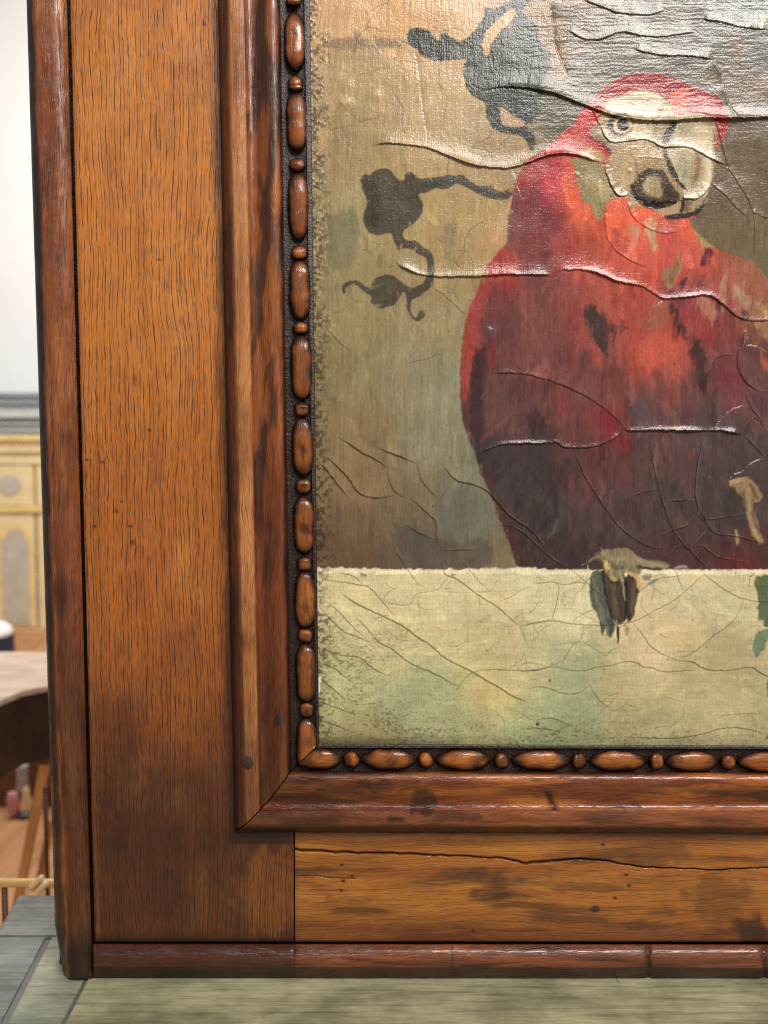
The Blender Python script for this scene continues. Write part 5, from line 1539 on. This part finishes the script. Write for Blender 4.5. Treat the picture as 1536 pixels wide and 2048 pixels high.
paint = mixc(paint, lin((150, 118, 100)), np.clip(rim, 0, 1) * 0.55 * (1 - smooth(.08, .2, paint.mean(-1))))  # light caught by lifted flake edges, painted in as a pale rim
paint = mixc(paint, lin((46, 33, 24)), np.clip(dark, 0, 1) * 0.9)
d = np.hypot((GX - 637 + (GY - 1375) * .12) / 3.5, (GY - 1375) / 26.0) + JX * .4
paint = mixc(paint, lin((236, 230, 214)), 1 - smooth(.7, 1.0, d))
paint = np.clip(paint, 0.004, 0.9)

# broad sag of the old canvas and brush relief
Hc += (fbm(GX, GY, 210, 170, 701, 2) - .5) * 0.0022
Hc += (fbm(GX, GY, 70, 46, 703, 2) - .5) * 0.0006
Hc += (fbm(GX, GY, 24, 12, 705, 2) - .5) * 0.00010 * (0.5 + topness)
Hc += st * 0.00006 * (1 + 0.6 * np.clip(topness, 0, 1) + .8 * (GY < 260))
Hc += (fbm(GX, GY, 5, 5, 707, 2) - .5) * 0.00010
Hc += (gr1 - .5) * gmask * 0.0006
Hc += relief
for cx, cy, r, a in ((1154, 349, 4, .0006), (1260, 342, 4, .0007), (980, 662, 9, .0007), (828, 867, 6, .0004), (690, 205, 14, .0007), (748, 190, 16, .0006), (695, 170, 16, .0005)):
    Hc += a * np.exp(-((GX - cx) ** 2 + (GY - cy) ** 2) / (2 * (r * .6) ** 2))


def paint_material():
    m = NT('aged_oil_paint')
    X, Y, Z = m.pos()
    a = m.n('ShaderNodeAttribute', attribute_name='tone')
    thc = m.noise(m.vec(m.math('MULTIPLY', X, 1 / 1.5), m.math('MULTIPLY', Z, 1 / 16.0), 2.0), 1.0, 3.0, .65)
    spc = m.noise(m.vec(m.math('MULTIPLY', X, 1 / 2.4), m.math('MULTIPLY', Z, 1 / 2.4), 7.0), 1.0, 3.0, .7)
    hv_ = m.n('ShaderNodeHueSaturation')
    m.l(a.outputs['Color'], hv_.inputs['Color'])
    m.l(m.math('ADD', 0.30, m.math('ADD', m.math('MULTIPLY', thc, 0.85), m.math('MULTIPLY', spc, 0.55))), hv_.inputs['Value'])
    m.l(hv_.outputs[0], m.b.inputs['Base Color'])
    big = m.noise(m.vec(m.math('MULTIPLY', X, 1 / 120.0), m.math('MULTIPLY', Z, 1 / 90.0), 1.0), 1.0, 3.0)
    th = m.noise(m.vec(m.math('MULTIPLY', X, 1 / 2.6), m.math('MULTIPLY', Z, 1 / 26.0), 0.0), 1.0, 2.0, .6)
    we = m.noise(m.vec(m.math('MULTIPLY', X, 1 / 30.0), m.math('MULTIPLY', Z, 1 / 3.0), 4.0), 1.0, 2.0, .6)
    gr = m.noise(m.vec(m.math('MULTIPLY', X, 1 / 3.2), m.math('MULTIPLY', Z, 1 / 3.2), 9.0), 1.0, 2.0, .6)
    h = m.math('ADD', m.math('ADD', th, m.math('MULTIPLY', we, 0.5)), gr)
    m.l(m.math('ADD', 0.12, m.math('MULTIPLY', big, 0.13)), m.b.inputs['Roughness'])
    m.b.inputs['Specular IOR Level'].default_value = 0.34
    m.bump(h, 0.42, 0.00035)
    return m.mat


M_PAINT = paint_material()
VP = W(GX, GY, -0.0035 + Hc)
me = mesh_np('oil_painting', VP, grid_quads(NR, NC)[:, ::-1], paint)
o = put('oil_painting', me, M_PAINT)
o['label'] = 'cracked glossy oil painting of a red parrot perched on a pale ledge'
o['category'] = 'painting'

# ------------------------------------------------------------------ table under the frame
def mat_table(name, base, dark, offs):
    m = NT(name)
    tc = m.n('ShaderNodeTexCoord')
    s = m.n('ShaderNodeSeparateXYZ')
    m.l(tc.outputs['Object'], s.inputs[0])
    x, y = s.outputs[0], s.outputs[1]
    st = m.noise(m.vec(m.math('MULTIPLY', x, 9.0), m.math('MULTIPLY', y, 190.0), offs), 1.0, 4.0, .65)
    fi = m.noise(m.vec(m.math('MULTIPLY', x, 40.0), m.math('MULTIPLY', y, 700.0), offs), 1.0, 2.0, .6)
    cl = m.noise(m.vec(m.math('MULTIPLY', x, 14.0), m.math('MULTIPLY', y, 26.0), offs + 3), 1.0, 5.0, .65)
    c = m.mix(m.ramp(cl, .3, .7), lin4(dark), lin4(base))
    c = m.mix(m.math('MULTIPLY', m.ramp(st, .45, .7), .75), c, m.mix(1.0, c, (.45, .45, .42, 1), 'MULTIPLY'))
    c = m.mix(m.math('MULTIPLY', m.ramp(fi, .5, .75), .5), c, m.mix(1.0, c, (1.5, 1.5, 1.45, 1), 'MULTIPLY'))
    sc = m.noise(m.vec(m.math('MULTIPLY', x, 60.0), m.math('MULTIPLY', y, 120.0), offs + 7), 1.0, 4.0, .7, .6)
    c = m.mix(m.math('MULTIPLY', m.ramp(sc, .66, .74), .6), c, lin4((58, 52, 44)))
    m.l(c, m.b.inputs['Base Color'])
    m.l(m.math('ADD', .38, m.math('MULTIPLY', cl, .25)), m.b.inputs['Roughness'])
    m.bump(m.math('ADD', m.math('MULTIPLY', st, .8), fi), .35, .0008)
    return m.mat


table = empty('work_table', (0, 0, FLOOR_Z), 'grey green painted plank table that the oak frame stands on', 'table')
M_T = [mat_table('painted_plank_olive', (168, 164, 130), (116, 116, 90), 0.0), mat_table('painted_plank_grey', (156, 156, 134), (110, 114, 100), 21.0),
       mat_table('painted_plank_blue_grey', (126, 132, 124), (92, 98, 94), 44.0), mat_table('painted_plank_worn', (134, 136, 128), (92, 92, 86), 63.0)]


def slab(name, pts, z1, z0, mat, parent, bev=0.0015, nseg=1):
    """a plank with eased top edges from a level outline"""
    import bmesh
    bm = bmesh.new()
    f = bm.faces.new([bm.verts.new((p[0], p[1], z1)) for p in pts])
    if f.normal.z < 0 or True:
        f.normal_update()
        if f.normal.z < 0:
            f.normal_flip()
    r = bmesh.ops.extrude_face_region(bm, geom=[f])
    for v in r['geom']:
        if isinstance(v, bmesh.types.BMVert):
            v.co.z = z0
    bmesh.ops.recalc_face_normals(bm, faces=bm.faces)
    if bev:
        ed = [e for e in bm.edges if abs(e.verts[0].co.z - z1) < 1e-6 and abs(e.verts[1].co.z - z1) < 1e-6]
        bmesh.ops.bevel(bm, geom=ed, offset=bev, segments=2, affect='EDGES', profile=.6)
    me = bpy.data.meshes.new(name)
    bm.to_mesh(me); bm.free()
    return put(name, me, mat, parent)


def ext(p, q, y):
    """the point of line p->q at depth y"""
    t = (y - p[1]) / (q[1] - p[1])
    return (p[0] + (q[0] - p[0]) * t, y)


tz = TABLE_Z
A0, A1 = Wz(96, 1880, tz), Wz(10, 2046, tz)         # groove between the first two planks
B0, B1 = Wz(176, 1950, tz), Wz(127, 2046, tz)
Lf0, Lf1 = Wz(36, 1792, tz), Wz(2, 1850, tz)         # left end of the table
yb = Wz(100, 1790, tz)[1]; ym = Wz(60, 1872, tz)[1]; yf = -0.42
g = 0.0022
xr = 1.25
slab('plank', [ext(Lf0, Lf1, ym), (ext(A0, A1, ym)[0] - 0.004, ym), (ext(A0, A1, yf)[0] - 0.004, yf), ext(Lf0, Lf1, yf)], tz - .0006, tz - .032, M_T[2], table)
slab('plank', [(ext(A0, A1, ym)[0] + .0015, ym), (ext(B0, B1, ym)[0] - g * .8, ym), (ext(B0, B1, yf)[0] - g * .8, yf), (ext(A0, A1, yf)[0] + .0015, yf)], tz - .0003, tz - .032, M_T[1], table)
slab('plank', [(ext(B0, B1, ym)[0] + g * .6, ym), (xr, ym), (xr, yf), (ext(B0, B1, yf)[0] + g * .6, yf)], tz, tz - .032, M_T[0], table)
slab('plank', [ext(Lf0, Lf1, yb), (xr, yb), (xr, ym + .0012), ext(Lf0, Lf1, ym + .0012)], tz + .0004, tz - .03, M_T[3], table, .003)
M_GAPF = plain('grey_filler', (92, 95, 92), .6, .2, 60.0)
slab('gap_filler', [(ext(A0, A1, ym - .002)[0] - .0038, ym - .002), (ext(A0, A1, ym - .002)[0] + .0013, ym - .002), (ext(A0, A1, yf)[0] + .0013, yf), (ext(A0, A1, yf)[0] - .0038, yf)], tz - .0022, tz - .03, M_GAPF, table, 0)
slab('gap_filler', [(ext(B0, B1, ym - .002)[0] - .0016, ym - .002), (ext(B0, B1, ym - .002)[0] + .0011, ym - .002), (ext(B0, B1, yf)[0] + .0011, yf), (ext(B0, B1, yf)[0] - .0016, yf)], tz - .0020, tz - .03, M_GAPF, table, 0)
slab('apron', [(ext(Lf0, Lf1, yb)[0] + .03, yb - .03), (xr - .03, yb - .03), (xr - .03, yf + .03), (ext(Lf0, Lf1, yf)[0] + .06, yf + .03)], tz - .0335, tz - .12, M_T[2], table)
lx0 = ext(Lf0, Lf1, yb)[0] + .05
for (lx, ly) in ((lx0, yb - .09), (xr - .09, yb - .09), (lx0 - .02, yf + .05), (xr - .09, yf + .05)):
    slab('leg', [(lx, ly), (lx + .05, ly), (lx + .05, ly + .05), (lx, ly + .05)], tz - .121, FLOOR_Z, M_T[1], table, 0)


# ------------------------------------------------------------------ the room behind, seen past the left edge
def quad(name, pts, mat, kind='structure'):
    me = mesh_np(name, [tuple(p) for p in pts], [(0, 1, 2, 3)], smooth_shade=False)
    ob = put(name, me, mat)
    ob['kind'] = kind
    return ob


fz = FLOOR_Z
M_FLOOR = plain('waxed_wood_floor', (182, 132, 92), .45, .22, 3.0, 0, (6, .7, 1))
M_WALL = plain('white_plaster', (228, 229, 230), .8, .02, 2.0)
DRY = Wz(50, 1262, fz)[1]
quad('floor', [(-4.5, -1.6, fz), (3.0, -1.6, fz), (3.0, DRY + .8, fz), (-4.5, DRY + .8, fz)], M_FLOOR)
quad('wall', [(-4.5, DRY + .62, fz), (3.0, DRY + .62, fz), (3.0, DRY + .62, fz + 5.0), (-4.5, DRY + .62, fz + 5.0)], M_WALL)


def boxm(name, x0, x1, y0, y1, z0, z1, mat, parent, bev=0.0):
    return slab(name, [(x0, y0), (x1, y0), (x1, y1), (x0, y1)], z1, z0, mat, parent, bev)


# painted dresser against the wall
M_CREAM = plain('yellow_cream_paint', (224, 204, 160), .55, .10, 8.0)
M_GOLD = plain('ochre_paint', (226, 200, 128), .5, .15, 8.0)
M_PANEL = plain('grey_beige_panel_paint', (188, 180, 166), .6, .12, 9.0)
M_GREYT = plain('grey_green_marbled_top', (186, 192, 190), .5, .16, 14.0, 0, (.6, 1, 9))
M_GREYD = plain('blue_grey_trim', (138, 150, 162), .5, .2, 12.0, 0, (.5, 1, 6))
M_GAP = plain('shadow_line_paint', (128, 116, 92), .7, .1, 8.0)
zpx = lambda py, y=None: float(Wy(50, py, DRY if y is None else y)[2])
xpx = lambda px, y=None: float(Wy(px, 1000, DRY if y is None else y)[0])
dr = empty('painted_dresser', (xpx(0), DRY, fz), 'yellow cream painted dresser with grey layered top against the wall', 'dresser')
XL_, XR_ = xpx(-260), xpx(330)
boxm('carcass', XL_, XR_, DRY, DRY + .55, fz, zpx(905), M_CREAM, dr)
prev = 905
for (ya, yb2, mat, out) in ((905, 882, M_CREAM, .03), (882, 872, M_GOLD, .06), (872, 864, M_GREYT, .05), (864, 858, M_GREYT, .07), (858, 851, M_GREYT, .06), (851, 845, M_GREYT, .09), (845, 838, M_GREYD, .08),
                            (838, 826, M_GREYT, .12), (826, 812, M_GREYT, .10), (812, 804, M_GREYD, .13), (804, 797, M_GREYT, .12), (797, 789, M_GREYD, .15)):
    boxm('top_moulding', XL_ - out, XR_ + out, DRY - out, DRY + .55, zpx(ya) + .0005, zpx(yb2), mat, dr, .004)
boxm('waist_moulding', XL_ - .02, XR_ + .02, DRY - .03, DRY - .001, zpx(1024), zpx(1012), M_GOLD, dr, .005)
boxm('frieze_moulding', XL_ - .02, XR_ + .02, DRY - .02, DRY - .001, zpx(928), zpx(914), M_CREAM, dr, .005)
for cxp in (22, 124, -80):
    # drawer with an oval medallion
    d0 = boxm('drawer', xpx(cxp - 46), xpx(cxp + 44), DRY - .012, DRY - .001, zpx(1010), zpx(931), M_CREAM, dr, .004)
    n = 24
    ov = [(xpx(cxp) + .085 * math.cos(2 * math.pi * i / n), zpx(969) + .075 * math.sin(2 * math.pi * i / n)) for i in range(n)]
    Vv = [(x_, DRY - .022, z_) for x_, z_ in ov] + [(x_, DRY - .011, z_) for x_, z_ in ov]
    me = bpy.data.meshes.new('medallion')
    me.from_pydata(Vv, [], [tuple(range(n))] + [(i, i + n, (i + 1) % n + n, (i + 1) % n) for i in range(n)])
    put('medallion', me, M_PANEL, d0)
    # door with an arched grey panel in an ochre border
    dd = boxm('door', xpx(cxp - 46), xpx(cxp + 46), DRY - .012, DRY - .001, zpx(1254), zpx(1030), M_CREAM, dr, .004)
    for nm, wd, top, mat, yy, lowp in (('border', 32, 1050, M_GOLD, DRY - .019, 1250), ('door_panel', 27, 1058, M_PANEL, DRY - .026, 1246)):
        cx_ = cxp + 9
        ol = [(cx_ - wd, lowp), (cx_ + wd, lowp), (cx_ + wd, top + 22), (cx_ + wd * .75, top + 16), (cx_ + wd * .55, top + 4), (cx_ + wd * .3, top), (cx_ - wd * .3, top), (cx_ - wd * .55, top + 4), (cx_ - wd * .75, top + 16), (cx_ - wd, top + 22)]
        P3 = [(xpx(a), zpx(b)) for a, b in ol]
        k = len(P3)
        me = bpy.data.meshes.new(nm)
        me.from_pydata([(a, yy, b) for a, b in P3] + [(a, yy + .006, b) for a, b in P3], [], [tuple(range(k))] + [(i, i + k, (i + 1) % k + k, (i + 1) % k) for i in range(k)])
        put(nm, me, mat, dd)
    boxm('door_gap_strip', xpx(cxp + 47.5), xpx(cxp + 51), DRY - .006, DRY - .001, zpx(1256), zpx(930), M_GAP, dr)  # dark strip painted as the shaded gap beside each door


def lathe(name, c, prof, mat, parent, n=28):
    V = []; Q = []
    for r, z in prof:
        for i in range(n):
            a = 2 * math.pi * i / n
            V.append((c[0] + r * math.cos(a), c[1] + r * math.sin(a), c[2] + z))
    for k in range(len(prof) - 1):
        for i in range(n):
            j = (i + 1) % n
            Q.append((k * n + i, k * n + j, (k + 1) * n + j, (k + 1) * n + i))
    return put(name, mesh_np(name, V, Q, angle=50), mat, parent)


def tube(name, p, q, r0, r1, mat, parent, n=10, sq=False, bend=0.0):
    p = Vector(p); q = Vector(q)
    d = (q - p).normalized()
    u = d.cross(Vector((0, 1, 0))).normalized(); w = d.cross(u)
    V = []; Q = []
    K = 6
    for k in range(K + 1):
        t = k / K
        c = p.lerp(q, t) + u * bend * math.sin(math.pi * t)
        r = r0 + (r1 - r0) * t
        for i in range(n):
            a = 2 * math.pi * (i + .5) / n
            V.append(tuple(c + u * r * math.cos(a) + w * r * math.sin(a)))
    for k in range(K):
        for i in range(n):
            j = (i + 1) % n
            Q.append((k * n + i, k * n + j, (k + 1) * n + j, (k + 1) * n + i))
    V.append(tuple(p)); V.append(tuple(q))
    me = bpy.data.meshes.new(name)
    me.from_pydata(V, [], Q + [(len(V) - 2, (i + 1) % n, i) for i in range(n)] + [(len(V) - 1, K * n + i, K * n + (i + 1) % n) for i in range(n)])
    for f in me.polygons:
        f.use_smooth = not sq
    return put(name, me, mat, parent)


# round navy stool with a white cushion
M_NAVY = plain('navy_cloth', (38, 40, 62), .7, .2, 30.0)
M_CUSH = plain('white_cushion', (236, 232, 232), .8, .06, 16.0)
sp_ = Wz(-24, 1390, fz)
st_s = (sp_[1] + D) / F
stool = empty('drum_stool', (sp_[0], sp_[1], fz), 'navy drum stool with a rounded white cushion near the dresser', 'stool')
hs_ = st_s * (1390 - 1268)
R_ = st_s * 52
lathe('drum', (sp_[0], sp_[1], fz), [(R_ * .2, .002), (R_ * 1.02, .002), (R_, hs_ * .5), (R_ * .97, hs_), (R_ * .2, hs_)], M_NAVY, stool)
lathe('cushion', (sp_[0], sp_[1], fz + hs_ + .001), [(R_ * .3, 0), (R_ * .93, 0), (R_ * .97, st_s * 6), (R_ * .9, st_s * 14), (R_ * .72, st_s * 22), (R_ * .4, st_s * 27), (.002, st_s * 28)], M_CUSH, stool)

# pale-topped slab table
M_PALE = plain('bleached_table_wood', (214, 186, 168), .5, .22, 9.0, .2, (1, 5, 1))
M_DARKW = plain('dark_walnut_edge', (50, 29, 20), .45, .35, 14.0, .2, (5, 5, 1))
M_LEG = plain('honey_wood_leg', (214, 150, 86), .5, .25, 30.0, 0, (1, 1, .2))
zt2 = TABLE_Z - .04
Pb = Wz(50, 1303, zt2)
fr0, fr1, fr2, fr3 = Wz(-60, 1420, zt2), Wz(0, 1400, zt2), Wz(45, 1381, zt2), Wz(98, 1371, zt2)
back_y = Pb[1]
tb = empty('slab_table', (fr1[0], back_y - .2, fz), 'bleached wooden table with a deep dark edge behind the frame', 'table')
outline = [(fr0[0] - .5, fr0[1] + .02), (fr0[0] - .2, fr0[1] - .02), (fr0[0], fr0[1]), (fr1[0], fr1[1]), (fr2[0], fr2[1]), (fr3[0], fr3[1]), (fr3[0] + .16, fr3[1] + .12), (fr3[0] + .26, back_y - .05), (fr3[0] + .2, back_y), (fr0[0] - .4, back_y), (fr0[0] - .55, back_y - .2)]
slab('tabletop', outline, zt2, zt2 - .012, M_PALE, tb, .004)
thick = .44 * 0 + (1538 * 0 + 160) / F * (fr1[1] + D)
cxm = sum(p[0] for p in outline) / len(outline); cym = sum(p[1] for p in outline) / len(outline)
inner = [(cxm + (p[0] - cxm) * .985, cym + (p[1] - cym) * .985) for p in outline]
slab('table_edge', inner, zt2 - .0125, zt2 - thick, M_DARKW, tb, 0)


def leg_px(px0, py0, px1, py1, y0, y1, r0, r1):
    p = Wy(px0, py0, y0); q = Wy(px1, py1, y1)
    t = (fz - p[2]) / (q[2] - p[2])
    q2 = p.lerp(q, t)
    tube('leg', p, q2, r0, r1, M_LEG, tb, 4, True)


leg_px(90, 1528, 37, 1800, fr1[1] + .12, fr1[1] + .10, .0125, .0105)
leg_px(104, 1640, 78, 1765, fr1[1] + .34, fr1[1] + .33, .0105, .0095)
for lx in (fr0[0] - .35, ):
    tube('leg', (lx, back_y - .1, zt2 - thick), (lx - .08, back_y - .06, fz), .013, .011, M_LEG, tb, 4, True)

# low brown chest on the floor, ornament in front of it
M_CHEST = plain('brown_chest_wood', (112, 68, 42), .5, .25, 6.0, 0, (1, 1, 6))
cy_ = Wz(40, 1612, fz)[1]
ch = empty('low_chest', (Wz(40, 1612, fz)[0], cy_, fz), 'low brown wooden chest on the floor under the far table', 'chest')
xa = Wz(-120, 1612, fz)[0]; xb = Wz(190, 1612, fz)[0]
boxm('chest_body', xa, xb, cy_, cy_ + .3, fz + .03, fz + .30, M_CHEST, ch, .004)
boxm('chest_lid', xa - .01, xb + .01, cy_ - .01, cy_ + .31, fz + .301, fz + .325, M_CHEST, ch, .004)
boxm('plinth', xa - .008, xb + .008, cy_ - .008, cy_ + .308, fz, fz + .029, M_CHEST, ch, .003)

M_PINK = plain('pink_glaze', (214, 150, 156), .4, .1, 40.0)
M_SKIN = plain('cream_glaze', (222, 184, 140), .4, .12, 40.0)
M_GREYG = plain('grey_glaze', (168, 160, 160), .4, .12, 40.0)
M_BASE = plain('dark_ornament_base', (62, 54, 54), .5, .2, 40.0)
og = Wz(47, 1632, fz)
us = (og[1] + D) / F
orn = empty('floor_ornament', tuple(og), 'small pink and cream ornament on a dark foot standing on the floor', 'ornament')
lathe('base', (og[0] + us * 5, og[1], fz), [(.001, .0), (us * 19, .0), (us * 20, us * 8), (us * 15, us * 13), (.001, us * 14)], M_BASE, orn, 16)
lathe('cream_body', (og[0] + us * 6, og[1], fz + us * 14), [(.001, 0), (us * 14, us * 1), (us * 13, us * 14), (us * 8, us * 26), (us * 8, us * 38), (us * 5, us * 46), (.001, us * 48)], M_SKIN, orn, 16)
lathe('pink_body', (og[0] - us * 17, og[1] - .012, fz + us * 6), [(.001, 0), (us * 8, us * 1), (us * 11, us * 10), (us * 12, us * 36), (us * 9, us * 46), (.001, us * 48)], M_PINK, orn, 16)
lathe('grey_neck', (og[0] - us * 4, og[1] + .012, fz + us * 52), [(.001, 0), (us * 13, us * 2), (us * 11, us * 26), (us * 12, us * 50), (.001, us * 52)], M_GREYG, orn, 16)

# bamboo stand close behind the table
M_BAM = plain('bamboo', (226, 182, 110), .4, .18, 30.0, .1, (.6, 4, 4))
M_BAMT = plain('pale_cane', (240, 214, 168), .45, .1, 40.0)
M_BAMD = plain('dark_cane', (92, 54, 34), .5, .2, 40.0)
yb_ = yb + .16
bs = (yb_ + D) / F
bst = empty('bamboo_stand', (float(Wy(40, 1768, yb_)[0]), yb_, fz), 'yellow bamboo stand with cane joints behind the table edge', 'stand')
tube('rail', Wy(-160, 1764, yb_), Wy(260, 1768, yb_), bs * 9, bs * 9, M_BAM, bst, 12)
tube('rail', Wy(-160, 1764, yb_ + .3), Wy(260, 1768, yb_ + .3), bs * 9, bs * 9, M_BAM, bst, 12)
tube('cane_tip', Wy(60, 1776, yb_ - .012), Wy(84, 1754, yb_ - .016), bs * 6, bs * 5.5, M_BAMT, bst, 10)
tube('cane_tip', Wy(62, 1800, yb_ - .016), Wy(92, 1766, yb_ - .022), bs * 7, bs * 6, M_BAMT, bst, 10)
for pxx in (9, -130, 150):
    a_ = Wy(pxx, 1776, yb_)
    tube('post', a_, (a_[0], a_[1], fz), bs * 6, bs * 6, M_BAMD, bst, 10)
    tube('post', (a_[0], a_[1] + .3, a_[2]), (a_[0], a_[1] + .3, fz), bs * 6, bs * 6, M_BAMD, bst, 10)
